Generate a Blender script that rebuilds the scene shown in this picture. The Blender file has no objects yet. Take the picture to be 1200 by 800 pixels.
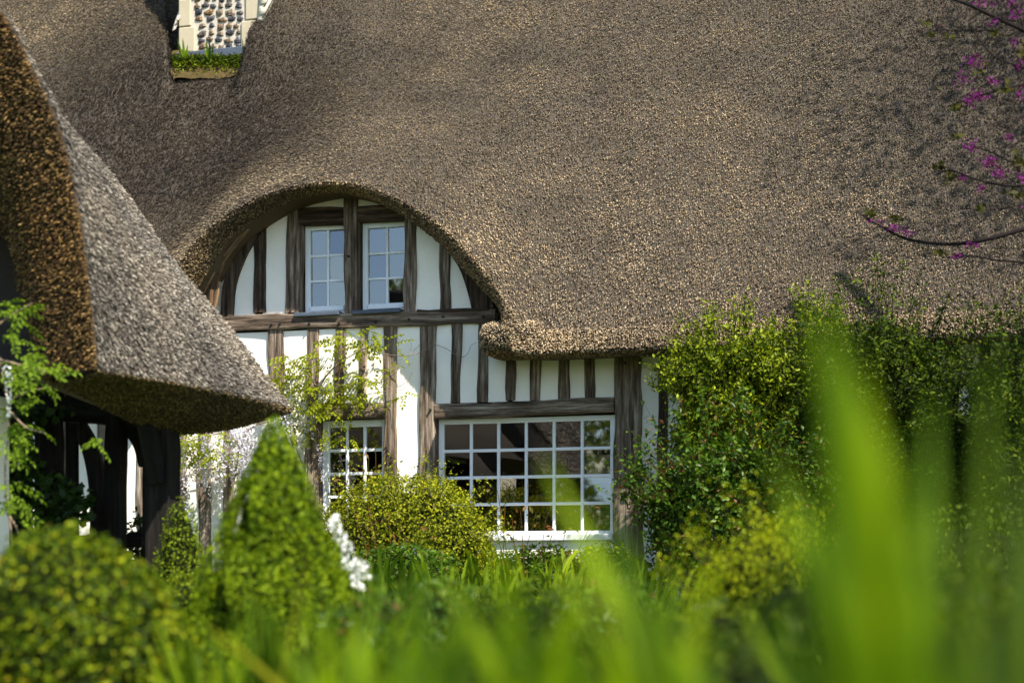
import bpy, bmesh, math, random
import numpy as np
from mathutils import Vector, Matrix

random.seed(7)
rng = np.random.default_rng(11)
SC = bpy.context.scene
COL = SC.collection

# ------------------------------------------------------------------ camera, light
F = 2000.0                      # focal length in photograph pixels (1200 wide)
A = math.radians(17.0)          # the wall is seen turned by this much
HOR = 675.0                     # horizon line of the photograph
EYE = 0.8
fwd = np.array([-math.sin(A), math.cos(A), 0.0])
rgt = np.array([math.cos(A), math.sin(A), 0.0])
upv = np.array([0.0, 0.0, 1.0])
D0 = 18.0
CAM = -(fwd + (617 - 600) / F * rgt) * D0
CAM[2] = EYE

cam_data = bpy.data.cameras.new('camera')
cam = bpy.data.objects.new('camera', cam_data)
COL.objects.link(cam)
cam.location = CAM
cam.rotation_euler = (math.pi / 2, 0, A)
cam_data.sensor_width = 36.0
cam_data.lens = 36.0 * F / 1200.0
cam_data.shift_y = (HOR - 400.0) / 1200.0
cam_data.clip_start = 0.05
cam_data.clip_end = 3000
cam_data.dof.use_dof = True
cam_data.dof.focus_distance = 18.0
cam_data.dof.aperture_fstop = cam_data.lens / 1000.0 / 0.052
SC.camera = cam

SUNV = np.array([1.32, -1.0, 2.0]); SUNV /= np.linalg.norm(SUNV)
world = bpy.data.worlds.new('World')
SC.world = world
world.use_nodes = True
wn = world.node_tree
sky = wn.nodes.new('ShaderNodeTexSky')
sky.sky_type = 'NISHITA'
sky.sun_disc = False
sky.sun_elevation = math.asin(SUNV[2])
sky.sun_rotation = math.atan2(SUNV[0], SUNV[1])
sky.air_density = 1.0
sky.dust_density = 0.35
sky.ozone_density = 1.0
wn.links.new(sky.outputs[0], wn.nodes['Background'].inputs[0])
wn.nodes['Background'].inputs[1].default_value = 0.095

sun_data = bpy.data.lights.new('sun', 'SUN')
sun_data.energy = 4.0
sun_data.angle = math.radians(0.5)
sun_data.color = (1.0, 0.94, 0.84)
sun = bpy.data.objects.new('sun', sun_data)
sun.rotation_euler = Vector(SUNV).to_track_quat('Z', 'Y').to_euler()
sun.location = (10, -10, 20)
COL.objects.link(sun)

SC.view_settings.view_transform = 'Standard'
SC.view_settings.look = 'None'
SC.view_settings.exposure = 1.5
SC.view_settings.gamma = 1.0
SC.cycles.max_bounces = 8
SC.cycles.transparent_max_bounces = 12

# ------------------------------------------------------------------ helpers
def ray(px, py):
    return fwd + (px - 600.0) / F * rgt + (HOR - py) / F * upv
def on_y(px, py, Y=0.0):
    d = ray(px, py)
    return CAM + d * ((Y - CAM[1]) / d[1])
def at(px, py, dep):
    return CAM + ray(px, py) * dep
def project(P):
    q = P - CAM
    dep = q @ fwd
    return 600 + F * (q @ rgt) / dep, HOR - F * (q[..., 2]) / dep, dep

WM = {}
def link(o, parent=None, wm=None):
    COL.objects.link(o)
    wm = Matrix.Identity(4) if wm is None else wm
    WM[o.name] = wm
    if parent is not None:
        o.parent = parent
        o.matrix_basis = WM[parent.name].inverted() @ wm
    else:
        o.matrix_basis = wm
    return o
def tag(o, label=None, cat=None, group=None, kind=None):
    if label: o['label'] = label
    if cat: o['category'] = cat
    if group: o['group'] = group
    if kind: o['kind'] = kind
    return o
def thing(name, loc, label, cat, group=None):
    o = bpy.data.objects.new(name, None)
    o.empty_display_size = 0.2
    link(o, None, Matrix.Translation(Vector(loc)))
    return tag(o, label, cat, group)
def mesh_obj(name, me, mat=None, parent=None, wm=None):
    if mat is not None and len(me.materials) == 0:
        me.materials.append(mat)
    return link(bpy.data.objects.new(name, me), parent, wm)
def np_mesh(name, verts, faces, smooth=False):
    """faces: int array (n,3) or (n,4)"""
    verts = np.asarray(verts, dtype=np.float32); faces = np.asarray(faces, dtype=np.int32)
    me = bpy.data.meshes.new(name)
    n, k = faces.shape
    me.vertices.add(len(verts)); me.vertices.foreach_set('co', verts.ravel())
    me.loops.add(n * k); me.loops.foreach_set('vertex_index', faces.ravel())
    me.polygons.add(n)
    me.polygons.foreach_set('loop_start', np.arange(0, n * k, k, dtype=np.int32))
    me.polygons.foreach_set('loop_total', np.full(n, k, dtype=np.int32))
    if smooth:
        me.polygons.foreach_set('use_smooth', np.ones(n, dtype=bool))
    me.update(calc_edges=True)
    return me
def unit(v):
    return v / np.maximum(np.linalg.norm(v, axis=-1, keepdims=True), 1e-9)
def bm_mesh(name, bm, smooth=False):
    me = bpy.data.meshes.new(name)
    bm.normal_update()
    if smooth:
        for f in bm.faces: f.smooth = True
    bm.to_mesh(me); bm.free()
    return me
def bx(bm, x0, x1, y0, y1, z0, z1, bevel=0.0):
    r = bmesh.ops.create_cube(bm, size=1.0)
    vs = r['verts']
    for v in vs:
        v.co = Vector(((x0 + x1) / 2 + v.co.x * (x1 - x0), (y0 + y1) / 2 + v.co.y * (y1 - y0), (z0 + z1) / 2 + v.co.z * (z1 - z0)))
    if bevel > 0:
        es = list({e for v in vs for e in v.link_edges})
        bmesh.ops.bevel(bm, geom=es, offset=bevel, segments=1, affect='EDGES')
def catmull(pts, n=8):
    P = np.asarray(pts, dtype=float)
    P = np.vstack([2 * P[0] - P[1], P, 2 * P[-1] - P[-2]])
    out = []
    for i in range(1, len(P) - 2):
        for t in np.linspace(0, 1, n, endpoint=False):
            a, b, c, d = P[i - 1], P[i], P[i + 1], P[i + 2]
            out.append(0.5 * (2 * b + (c - a) * t + (2 * a - 5 * b + 4 * c - d) * t * t + (3 * b - a - 3 * c + d) * t ** 3))
    out.append(P[-2])
    return np.array(out)
def tube_data(pts, r0, r1, sides=6):
    P = np.asarray(pts, dtype=float)
    T = unit(np.gradient(P, axis=0))
    ref = np.array([0.31, 0.52, 0.79])
    N = unit(np.cross(T, ref)); B = np.cross(T, N)
    rad = np.linspace(r0, r1, len(P))[:, None, None]
    a = np.linspace(0, 2 * np.pi, sides, endpoint=False)
    V = P[:, None, :] + rad * (np.cos(a)[None, :, None] * N[:, None, :] + np.sin(a)[None, :, None] * B[:, None, :])
    n = len(P)
    f = []
    for i in range(n - 1):
        for j in range(sides):
            k = (j + 1) % sides
            f.append((i * sides + j, i * sides + k, (i + 1) * sides + k, (i + 1) * sides + j))
    return V.reshape(-1, 3), f
def tubes(name, specs, mat, parent=None, sides=6):
    V = []; Fc = []; o = 0
    for pts, r0, r1 in specs:
        v, f = tube_data(pts, r0, r1, sides)
        V.append(v); Fc += [tuple(i + o for i in q) for q in f]; o += len(v)
    me = np_mesh(name, np.vstack(V), np.array(Fc), True)
    return mesh_obj(name, me, mat, parent)

# smooth random field for lumps
class Field:
    def __init__(s, freq, n=10, seed=0):
        r = np.random.default_rng(seed)
        s.k = unit(r.normal(size=(n, 3))) * freq * r.uniform(0.5, 1.5, (n, 1))
        s.p = r.uniform(0, 6.28, n)
    def __call__(s, P):
        return np.sin(P @ s.k.T + s.p).mean(axis=-1) * 1.8

# ------------------------------------------------------------------ materials
def nodes(name):
    m = bpy.data.materials.new(name)
    m.use_nodes = True
    nt = m.node_tree
    return m, nt, nt.nodes['Principled BSDF'], nt.nodes['Material Output']
def N(nt, t, **kw):
    n = nt.nodes.new(t)
    for k, v in kw.items():
        if k.startswith('i_'):
            n.inputs[k[2:]].default_value = v
        else:
            setattr(n, k, v)
    return n
def ramp(nt, stops, interp='LINEAR'):
    n = nt.nodes.new('ShaderNodeValToRGB')
    cr = n.color_ramp
    cr.interpolation = interp
    while len(cr.elements) < len(stops):
        cr.elements.new(0.5)
    for e, (p, c) in zip(cr.elements, stops):
        e.position = p
        e.color = (*c, 1.0)
    return n
def mix(nt, fac, a, b, blend='MIX'):
    n = nt.nodes.new('ShaderNodeMix'); n.data_type = 'RGBA'; n.blend_type = blend
    if isinstance(fac, (int, float)): n.inputs[0].default_value = fac
    else: nt.links.new(fac, n.inputs[0])
    for s, v in ((6, a), (7, b)):
        if isinstance(v, tuple): n.inputs[s].default_value = (*v, 1.0)
        else: nt.links.new(v, n.inputs[s])
    return n.outputs[2]
def noise(nt, scale, detail=3.0, rough=0.6, vec=None, coord='Object'):
    n = nt.nodes.new('ShaderNodeTexNoise')
    n.inputs['Scale'].default_value = scale
    n.inputs['Detail'].default_value = detail
    n.inputs['Roughness'].default_value = rough
    if vec is None:
        tc = nt.nodes.new('ShaderNodeTexCoord'); vec = tc.outputs[coord]
    nt.links.new(vec, n.inputs['Vector'])
    return n.outputs['Fac']
def mapped(nt, scale, coord='Object'):
    tc = nt.nodes.new('ShaderNodeTexCoord')
    mp = nt.nodes.new('ShaderNodeMapping')
    mp.inputs['Scale'].default_value = scale
    nt.links.new(tc.outputs[coord], mp.inputs['Vector'])
    return mp.outputs['Vector']
def bump(nt, b, height, strength=0.3, dist=0.01):
    n = nt.nodes.new('ShaderNodeBump')
    n.inputs['Strength'].default_value = strength
    n.inputs['Distance'].default_value = dist
    nt.links.new(height, n.inputs['Height'])
    nt.links.new(n.outputs['Normal'], b.inputs['Normal'])

def leaf_mat(name, stops, trans=0.35, rough=0.45, spec=0.4, tint=1.35, per_object=False):
    spec *= 0.2; rough += 0.05
    k = 1.0 if name in ('pale lilac petals', 'white petals', 'iris petals', 'redbud blossom') else 0.66
    stops = [(p, (c[0] * k, c[1] * k, c[2] * k * (0.6 if k < 1 else 1))) for p, c in stops]
    m, nt, b, out = nodes(name)
    geo = N(nt, 'ShaderNodeNewGeometry')
    r = ramp(nt, stops)
    if per_object:
        oi = N(nt, 'ShaderNodeObjectInfo')
        f = noise(nt, 3.0, 3, 0.6, None, 'Generated')
        sub = N(nt, 'ShaderNodeMath', operation='SUBTRACT'); sub.inputs[1].default_value = 0.5
        nt.links.new(f, sub.inputs[0])
        ad = N(nt, 'ShaderNodeMath', operation='ADD', use_clamp=True)
        nt.links.new(sub.outputs[0], ad.inputs[0]); nt.links.new(oi.outputs['Random'], ad.inputs[1])
        nt.links.new(ad.outputs[0], r.inputs[0])
    else:
        nt.links.new(geo.outputs['Random Per Island'], r.inputs[0])
    nt.links.new(r.outputs[0], b.inputs['Base Color'])
    b.inputs['Roughness'].default_value = rough
    b.inputs['Specular IOR Level'].default_value = spec
    tr = N(nt, 'ShaderNodeBsdfTranslucent')
    tc = mix(nt, 1.0, r.outputs[0], (tint * 1.15, tint * 1.15, tint * 0.5), 'MULTIPLY')
    nt.links.new(tc, tr.inputs['Color'])
    ms = N(nt, 'ShaderNodeMixShader'); ms.inputs[0].default_value = trans
    nt.links.new(b.outputs[0], ms.inputs[1]); nt.links.new(tr.outputs[0], ms.inputs[2])
    nt.links.new(ms.outputs[0], out.inputs['Surface'])
    return m
def plain(name, col, rough=0.7, nscale=None, amt=0.25, bmp=0.0, spec=0.3):
    m, nt, b, out = nodes(name)
    b.inputs['Roughness'].default_value = rough
    b.inputs['Specular IOR Level'].default_value = spec
    if nscale:
        f = noise(nt, nscale, 4)
        c = mix(nt, f, tuple(c * (1 - amt) for c in col), tuple(min(1, c * (1 + amt)) for c in col))
        nt.links.new(c, b.inputs['Base Color'])
        if bmp: bump(nt, b, f, bmp, 0.01)
    else:
        b.inputs['Base Color'].default_value = (*col, 1)
    return m

def thatch_mat(name, dark, mid, pale, stain, stain_amt=0.6, stain_scale=0.35, patch=()):
    m, nt, b, out = nodes(name)
    geo = N(nt, 'ShaderNodeNewGeometry')
    r = ramp(nt, [(0.0, dark), (0.3, tuple(0.5 * (a + c) for a, c in zip(dark, mid))), (0.62, mid), (0.9, pale), (1.0, tuple(min(1, c * 1.3) for c in pale))])
    nt.links.new(geo.outputs['Random Per Island'], r.inputs[0])
    big = noise(nt, stain_scale, 4, 0.62)
    br = ramp(nt, [(0.40, (0, 0, 0)), (0.66, (1, 1, 1))])
    nt.links.new(big, br.inputs[0])
    sm = N(nt, 'ShaderNodeMath', operation='MULTIPLY'); sm.inputs[1].default_value = stain_amt
    nt.links.new(br.outputs[0], sm.inputs[0])
    c1 = mix(nt, sm.outputs[0], r.outputs[0], mix(nt, 1.0, r.outputs[0], stain, 'MULTIPLY'))
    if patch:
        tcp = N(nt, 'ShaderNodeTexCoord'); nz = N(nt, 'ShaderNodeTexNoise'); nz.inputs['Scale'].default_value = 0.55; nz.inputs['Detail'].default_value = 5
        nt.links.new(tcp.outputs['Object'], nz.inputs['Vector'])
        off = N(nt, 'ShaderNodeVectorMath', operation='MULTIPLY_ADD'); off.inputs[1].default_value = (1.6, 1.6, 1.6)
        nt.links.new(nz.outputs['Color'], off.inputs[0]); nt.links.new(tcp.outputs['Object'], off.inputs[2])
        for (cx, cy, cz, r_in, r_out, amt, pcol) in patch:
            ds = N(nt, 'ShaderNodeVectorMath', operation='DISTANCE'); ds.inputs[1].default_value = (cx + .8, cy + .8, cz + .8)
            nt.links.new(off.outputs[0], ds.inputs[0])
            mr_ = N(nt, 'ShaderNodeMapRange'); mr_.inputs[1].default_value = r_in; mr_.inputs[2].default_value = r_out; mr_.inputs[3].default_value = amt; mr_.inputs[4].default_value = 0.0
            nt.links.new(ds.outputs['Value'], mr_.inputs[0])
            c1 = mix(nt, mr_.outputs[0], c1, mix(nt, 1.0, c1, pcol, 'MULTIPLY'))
    med = noise(nt, 1.1, 6, 0.68)
    mr = ramp(nt, [(0.32, (0.55, 0.55, 0.57)), (0.5, (0.95, 0.94, 0.92)), (0.68, (1.4, 1.34, 1.24))])
    nt.links.new(med, mr.inputs[0])
    c2 = mix(nt, 1.0, c1, mr.outputs[0], 'MULTIPLY')
    nt.links.new(c2, b.inputs['Base Color'])
    b.inputs['Roughness'].default_value = 0.75
    b.inputs['Specular IOR Level'].default_value = 0.25
    return m
def thatch_base(name, col):
    m, nt, b, out = nodes(name)
    f = noise(nt, 95, 3, 0.75)
    c = mix(nt, f, tuple(c * 0.35 for c in col), tuple(c * 1.25 for c in col))
    nt.links.new(c, b.inputs['Base Color'])
    b.inputs['Roughness'].default_value = 0.9
    bump(nt, b, f, 0.9, 0.02)
    return m

def timber_mat(name, dark, mid, pale):
    m, nt, b, out = nodes(name)
    oi = N(nt, 'ShaderNodeObjectInfo')
    tc = N(nt, 'ShaderNodeTexCoord')
    add = N(nt, 'ShaderNodeVectorMath', operation='ADD')
    sc = N(nt, 'ShaderNodeVectorMath', operation='SCALE'); sc.inputs['Scale'].default_value = 13.7
    cmb = N(nt, 'ShaderNodeCombineXYZ')
    for i in range(3): nt.links.new(oi.outputs['Random'], cmb.inputs[i])
    nt.links.new(cmb.outputs[0], sc.inputs[0])
    nt.links.new(tc.outputs['Object'], add.inputs[0]); nt.links.new(sc.outputs[0], add.inputs[1])
    mp = N(nt, 'ShaderNodeMapping'); mp.inputs['Scale'].default_value = (26, 26, 1.6)
    nt.links.new(add.outputs[0], mp.inputs['Vector'])
    grain = noise(nt, 1.0, 6, 0.7, mp.outputs[0])
    mp2 = N(nt, 'ShaderNodeMapping'); mp2.inputs['Scale'].default_value = (7, 7, 2.2)
    nt.links.new(add.outputs[0], mp2.inputs['Vector'])
    patch = noise(nt, 1.0, 4, 0.6, mp2.outputs[0])
    r = ramp(nt, [(0.36, dark), (0.5, mid), (0.66, pale)])
    nt.links.new(grain, r.inputs[0])
    r2 = ramp(nt, [(0.3, (0.55, 0.5, 0.46)), (0.7, (1.2, 1.2, 1.2))])
    nt.links.new(patch, r2.inputs[0])
    c = mix(nt, 1.0, r.outputs[0], r2.outputs[0], 'MULTIPLY')
    rv = ramp(nt, [(0, (0.75, 0.73, 0.7)), (1, (1.2, 1.2, 1.22))])
    nt.links.new(oi.outputs['Random'], rv.inputs[0])
    c = mix(nt, 1.0, c, rv.outputs[0], 'MULTIPLY')
    nt.links.new(c, b.inputs['Base Color'])
    b.inputs['Roughness'].default_value = 0.85
    b.inputs['Specular IOR Level'].default_value = 0.2
    bump(nt, b, grain, 0.9, 0.02)
    return m

M = {}
M['plaster'] = plain('limewashed plaster', (0.89, 0.83, 0.715), 0.9, 3.2, 0.12, 0.5, 0.1)
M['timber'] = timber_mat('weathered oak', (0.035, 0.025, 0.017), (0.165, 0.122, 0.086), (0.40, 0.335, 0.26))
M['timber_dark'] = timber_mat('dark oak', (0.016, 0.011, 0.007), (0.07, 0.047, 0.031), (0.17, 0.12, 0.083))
M['timber_black'] = timber_mat('shade dark oak', (0.004, 0.003, 0.0025), (0.010, 0.008, 0.006), (0.024, 0.019, 0.015))  # shade of the porch put into the timber colour as near-black
M['lath'] = timber_mat('raw boards', (0.09, 0.055, 0.03), (0.22, 0.14, 0.075), (0.38, 0.26, 0.15))
M['white_paint'] = plain('white gloss paint', (0.80, 0.81, 0.80), 0.35, 14, 0.04, 0.05, 0.5)
M['lead'] = plain('lead sheet', (0.07, 0.085, 0.11), 0.5, 12, 0.3, 0.1)
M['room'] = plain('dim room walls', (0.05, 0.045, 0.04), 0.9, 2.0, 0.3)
M['card'] = plain('beige card', (0.62, 0.55, 0.36), 0.8, 30, 0.15)
M['mortar'] = plain('lime mortar', (0.50, 0.44, 0.35), 0.95, 30, 0.15, 0.5, 0.1)
M['limestone'] = plain('cream limestone', (0.43, 0.365, 0.255), 0.85, 6, 0.12, 0.2, 0.15)
M['soil'] = plain('dry clay soil', (0.07, 0.05, 0.018), 0.95, 9, 0.8, 0.9, 0.1)
M['peg'] = plain('dark peg', (0.02, 0.015, 0.012), 0.8)
M['bark'] = plain('grey brown bark', (0.09, 0.065, 0.045), 0.9, 25, 0.4, 0.5, 0.1)
M['bark_dark'] = plain('dark bark', (0.014, 0.010, 0.009), 0.9, 25, 0.4, 0.5, 0.1)
M['vine'] = plain('vine bark', (0.22, 0.16, 0.11), 0.9, 30, 0.4, 0.4, 0.1)
M['core'] = plain('inner twigs', (0.010, 0.013, 0.003), 0.95, 20, 0.4, 0.0, 0.05)
M['thatch_base'] = thatch_base('thatch bed', (0.075, 0.057, 0.037))
M['thatch_reed'] = thatch_mat('weathered reed', (0.04, 0.030, 0.019), (0.195, 0.147, 0.092), (0.39, 0.305, 0.197), (0.62, 0.6, 0.57), 0.5, 0.35, [(-5.2, 2.0, 6.5, 1.6, 3.8, 1.0, (0.13, 0.115, 0.10)), (7.2, 2.7, 7.2, 2.3, 4.9, 1.0, (0.16, 0.15, 0.13)), (1.3, -0.4, 3.7, 0.6, 3.2, 1.0, (1.55, 1.52, 1.5))])  # dark patches paint roof shade and vignette in; the pale one lightens the eave
M['thatch_cut'] = thatch_mat('brown cut reed', (0.04, 0.026, 0.014), (0.2, 0.135, 0.07), (0.4, 0.29, 0.16), (0.7, 0.65, 0.6), 0.4, 0.8)
M['cut_base'] = thatch_base('cut thatch bed', (0.14, 0.09, 0.045))
M['porch_reed'] = thatch_mat('grey reed', (0.035, 0.029, 0.024), (0.18, 0.152, 0.122), (0.36, 0.32, 0.265), (0.7, 0.68, 0.66), 0.4, 0.8)
M['porch_cut'] = thatch_mat('golden cut reed', (0.016, 0.008, 0.003), (0.135, 0.073, 0.022), (0.38, 0.23, 0.075), (0.45, 0.4, 0.35), 0.75, 1.1)
M['porch_under'] = thatch_mat('shaded brown reed', (0.02, 0.013, 0.006), (0.10, 0.066, 0.028), (0.21, 0.145, 0.062), (0.6, 0.55, 0.5), 0.4, 1.1)  # shade under the porch eave painted in as a darker reed

def glass_mat():
    m, nt, b, out = nodes('window glass')
    nt.nodes.remove(b)
    tr = N(nt, 'ShaderNodeBsdfTransparent'); tr.inputs[0].default_value = (0.72, 0.76, 0.75, 1)
    gl = N(nt, 'ShaderNodeBsdfGlossy'); gl.inputs['Roughness'].default_value = 0.015
    fr = N(nt, 'ShaderNodeFresnel'); fr.inputs['IOR'].default_value = 3.0
    nz = noise(nt, 1.7, 2, 0.5)
    bp = N(nt, 'ShaderNodeBump'); bp.inputs['Strength'].default_value = 0.03; bp.inputs['Distance'].default_value = 0.02
    nt.links.new(nz, bp.inputs['Height']); nt.links.new(bp.outputs[0], gl.inputs['Normal'])
    ms = N(nt, 'ShaderNodeMixShader')
    nt.links.new(fr.outputs[0], ms.inputs[0]); nt.links.new(tr.outputs[0], ms.inputs[1]); nt.links.new(gl.outputs[0], ms.inputs[2])
    nt.links.new(ms.outputs[0], out.inputs['Surface'])
    return m
M['glass'] = glass_mat()

def flint_mat():
    m, nt, b, out = nodes('knapped flint')
    oi = N(nt, 'ShaderNodeObjectInfo')
    r = ramp(nt, [(0.0, (0.022, 0.024, 0.032)), (0.3, (0.06, 0.06, 0.068)), (0.5, (0.17, 0.10, 0.04)), (0.7, (0.09, 0.072, 0.054)), (0.85, (0.15, 0.12, 0.085)), (1.0, (0.03, 0.03, 0.04))])
    nt.links.new(oi.outputs['Random'], r.inputs[0])
    f = noise(nt, 42, 4, 0.7, None, 'Generated')
    f = noise(nt, 4.5, 4, 0.7, None, 'Generated')
    rr = ramp(nt, [(0.4, (0.25, 0.25, 0.3)), (0.52, (1.0, 0.95, 0.9)), (0.62, (3.0, 2.9, 2.7))])
    nt.links.new(f, rr.inputs[0])
    nt.links.new(mix(nt, 1.0, r.outputs[0], rr.outputs[0], 'MULTIPLY'), b.inputs['Base Color'])
    b.inputs['Roughness'].default_value = 0.55
    b.inputs['Specular IOR Level'].default_value = 0.25
    return m
M['flint'] = flint_mat()

G = lambda *s: [(p, c) for p, c in s]
M['yew'] = leaf_mat('yew needles', G((0, (0.035, 0.07, 0.004)), (0.5, (0.14, 0.235, 0.010)), (1, (0.40, 0.52, 0.022))), 0.35)
M['box_dark'] = leaf_mat('box leaves old', G((0, (0.016, 0.034, 0.002)), (0.5, (0.06, 0.11, 0.004)), (0.78, (0.19, 0.26, 0.008)), (0.96, (0.42, 0.47, 0.02)), (1, (0.3, 0.17, 0.02))), 0.25)
M['box_bright'] = leaf_mat('box leaves young', G((0, (0.06, 0.09, 0.008)), (0.5, (0.27, 0.30, 0.018)), (1, (0.52, 0.52, 0.04))), 0.3)
M['box_mid'] = leaf_mat('box leaves', G((0, (0.06, 0.10, 0.008)), (0.6, (0.17, 0.24, 0.014)), (1, (0.32, 0.38, 0.02))), 0.3)
M['shrub_olive'] = leaf_mat('olive shrub leaves', G((0, (0.04, 0.065, 0.005)), (0.55, (0.15, 0.21, 0.01)), (1, (0.42, 0.48, 0.03))), 0.3, 0.35, 0.5)
M['shrub_dark'] = leaf_mat('dark shrub leaves', G((0, (0.014, 0.03, 0.003)), (0.6, (0.05, 0.088, 0.006)), (1, (0.16, 0.21, 0.015))), 0.25)
M['rose_leaf'] = leaf_mat('rose leaves', G((0, (0.03, 0.07, 0.012)), (0.6, (0.08, 0.16, 0.02)), (0.9, (0.16, 0.26, 0.03)), (0.96, (0.2, 0.09, 0.05)), (1, (0.22, 0.08, 0.05))), 0.28, 0.3, 0.6)
M['red_leaf'] = leaf_mat('young red rose leaves', G((0, (0.06, 0.09, 0.012)), (0.5, (0.14, 0.11, 0.03)), (0.75, (0.18, 0.07, 0.035)), (1, (0.27, 0.17, 0.05))), 0.3, 0.35, 0.5)
M['spurge'] = leaf_mat('spurge bracts', G((0, (0.15, 0.2, 0.008)), (0.5, (0.36, 0.44, 0.010)), (1, (0.62, 0.64, 0.02))), 0.35)
M['wisteria_leaf'] = leaf_mat('wisteria leaves', G((0, (0.15, 0.2, 0.012)), (0.5, (0.3, 0.36, 0.025)), (1, (0.46, 0.48, 0.05))), 0.45, 0.4)
M['climber_leaf'] = leaf_mat('climber leaves', G((0, (0.1, 0.17, 0.02)), (1, (0.24, 0.36, 0.04))), 0.4)
M['ivy'] = leaf_mat('ivy leaves', G((0, (0.012, 0.025, 0.006)), (0.7, (0.03, 0.06, 0.012)), (1, (0.06, 0.11, 0.02))), 0.15, 0.35, 0.5)
M['blade'] = leaf_mat('strap leaves', G((0, (0.025, 0.065, 0.001)), (0.4, (0.10, 0.19, 0.002)), (0.8, (0.23, 0.36, 0.004)), (1, (0.30, 0.42, 0.006))), 0.42, 0.35, 0.8, per_object=True)
M['blade_dark'] = leaf_mat('shaded strap leaves', G((0, (0.012, 0.035, 0.001)), (1, (0.09, 0.15, 0.003))), 0.4, 0.35, 0.8, per_object=True)  # darker copy of the strap leaves, with shade put into the colour
M['blade_yellow'] = leaf_mat('yellowing leaf', G((0, (0.4, 0.4, 0.03)), (1, (0.5, 0.45, 0.04))), 0.45, per_object=True)
M['grass'] = leaf_mat('meadow leaves', G((0, (0.07, 0.13, 0.008)), (0.5, (0.18, 0.27, 0.012)), (1, (0.33, 0.43, 0.02))), 0.4)
M['grass_deep'] = leaf_mat('deep green leaves', G((0, (0.03, 0.07, 0.006)), (0.5, (0.09, 0.16, 0.01)), (1, (0.2, 0.29, 0.018))), 0.4)
M['lilac'] = leaf_mat('pale lilac petals', G((0, (0.42, 0.40, 0.52)), (1, (0.72, 0.70, 0.80))), 0.3, 0.6, 0.1, 0.9)
M['white_petal'] = leaf_mat('white petals', G((0, (0.78, 0.78, 0.78)), (1, (0.86, 0.86, 0.86))), 0.25, 0.6, 0.1, 0.9)
M['iris_petal'] = leaf_mat('iris petals', G((0, (0.22, 0.22, 0.55)), (1, (0.45, 0.42, 0.72))), 0.3, 0.6, 0.1, 1.0)
M['magenta'] = leaf_mat('redbud blossom', G((0, (0.07, 0.005, 0.06)), (1, (0.22, 0.03, 0.19))), 0.3, 0.6, 0.1, 1.0)
M['redbud_leaf'] = leaf_mat('redbud leaves', G((0, (0.03, 0.035, 0.01)), (1, (0.1, 0.09, 0.02))), 0.3)
M['tree_leaf'] = leaf_mat('garden tree leaves', G((0, (0.04, 0.07, 0.008)), (1, (0.22, 0.27, 0.03))), 0.3)
def ground_mat():
    m, nt, b, out = nodes('soil and turf')
    f = noise(nt, 1.4, 6, 0.7)
    r = ramp(nt, [(0.3, (0.03, 0.05, 0.012)), (0.55, (0.06, 0.10, 0.02)), (0.75, (0.08, 0.065, 0.035))])
    nt.links.new(f, r.inputs[0]); nt.links.new(r.outputs[0], b.inputs['Base Color'])
    b.inputs['Roughness'].default_value = 0.95
    bump(nt, b, noise(nt, 30, 4), 0.8, 0.03)
    return m
M['ground'] = ground_mat()

# ------------------------------------------------------------------ ground
def build_ground():
    n = 60
    xs = np.concatenate([[-900, -300, -100, -50], np.linspace(-30, 30, n), [50, 100, 300, 900]])
    ys = np.concatenate([[-900, -300, -120, -60], np.linspace(-40, 20, n), [50, 100, 300, 900]])
    X, Y = np.meshgrid(xs, ys)
    Z = 0.03 * np.sin(X * 0.9) * np.cos(Y * 0.7) - 0.04
    V = np.stack([X, Y, Z], -1).reshape(-1, 3)
    w = len(xs); f = []
    for j in range(len(ys) - 1):
        for i in range(w - 1):
            f.append((j * w + i, j * w + i + 1, (j + 1) * w + i + 1, (j + 1) * w + i))
    o = mesh_obj('ground', np_mesh('ground', V, f, True), M['ground'])
    tag(o, 'garden ground of soil and turf under the planting', kind='structure')
build_ground()

# ------------------------------------------------------------------ reeds (joined stubs, tens of thousands)
def reed_mesh(name, P, axis, length, rad):
    n = len(P)
    ref = unit(rng.normal(size=(n, 3)))
    a = unit(np.cross(axis, ref)); b = np.cross(axis, a)
    ang = np.array([0, 2.094, 4.189])
    ring = rad[:, None, None] * (np.cos(ang)[None, :, None] * a[:, None, :] + np.sin(ang)[None, :, None] * b[:, None, :])
    base = (P - axis * (length * 0.45)[:, None])[:, None, :]          # each stub narrows towards its buried end
    tip = P[:, None, :] + axis[:, None, :] * (length * 0.55)[:, None, None] + ring
    V = np.concatenate([base, tip], 1).reshape(-1, 3)
    o = (np.arange(n) * 4)[:, None]
    T = [o + np.array([[0, 1 + j, 1 + (j + 1) % 3]]) for j in range(3)]
    T.append(o + np.array([[1, 3, 2]]))
    return np_mesh(name, V, np.concatenate(T, 0))

# ------------------------------------------------------------------ cottage
cottage = thing('cottage', (0, 0, 0), 'half timbered white cottage under a deep thatched roof with an eyebrow dormer', 'cottage')

# --- main roof surface
YF = -0.6
ZE = on_y(660, 386, YF)[2]
arch_px = [(150, 420), (178, 362), (198, 325), (215, 300), (235, 275), (270, 248), (310, 228), (350, 217), (390, 213), (430, 218), (470, 233), (505, 254), (540, 282), (570, 317), (595, 354), (613, 382), (640, 425), (690, 510)]
arch = np.array([on_y(px, py, YF) for px, py in arch_px])
arch_s = catmull(arch, 10)
def arch_z(x):
    xa, za = arch_s[:, 0], arch_s[:, 2]
    z = np.interp(x, xa, za)
    z = np.where(x < xa[0], za[0] - 1.6 * (xa[0] - x), z)
    z = np.where(x > xa[-1], za[-1] - 1.6 * (x - xa[-1]), z)
    return z
def smax(a, b, k):
    h = np.clip(0.5 + 0.5 * (a - b) / k, 0, 1)
    return b + (a - b) * h + k * h * (1 - h)
PITCH = 1.19
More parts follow.
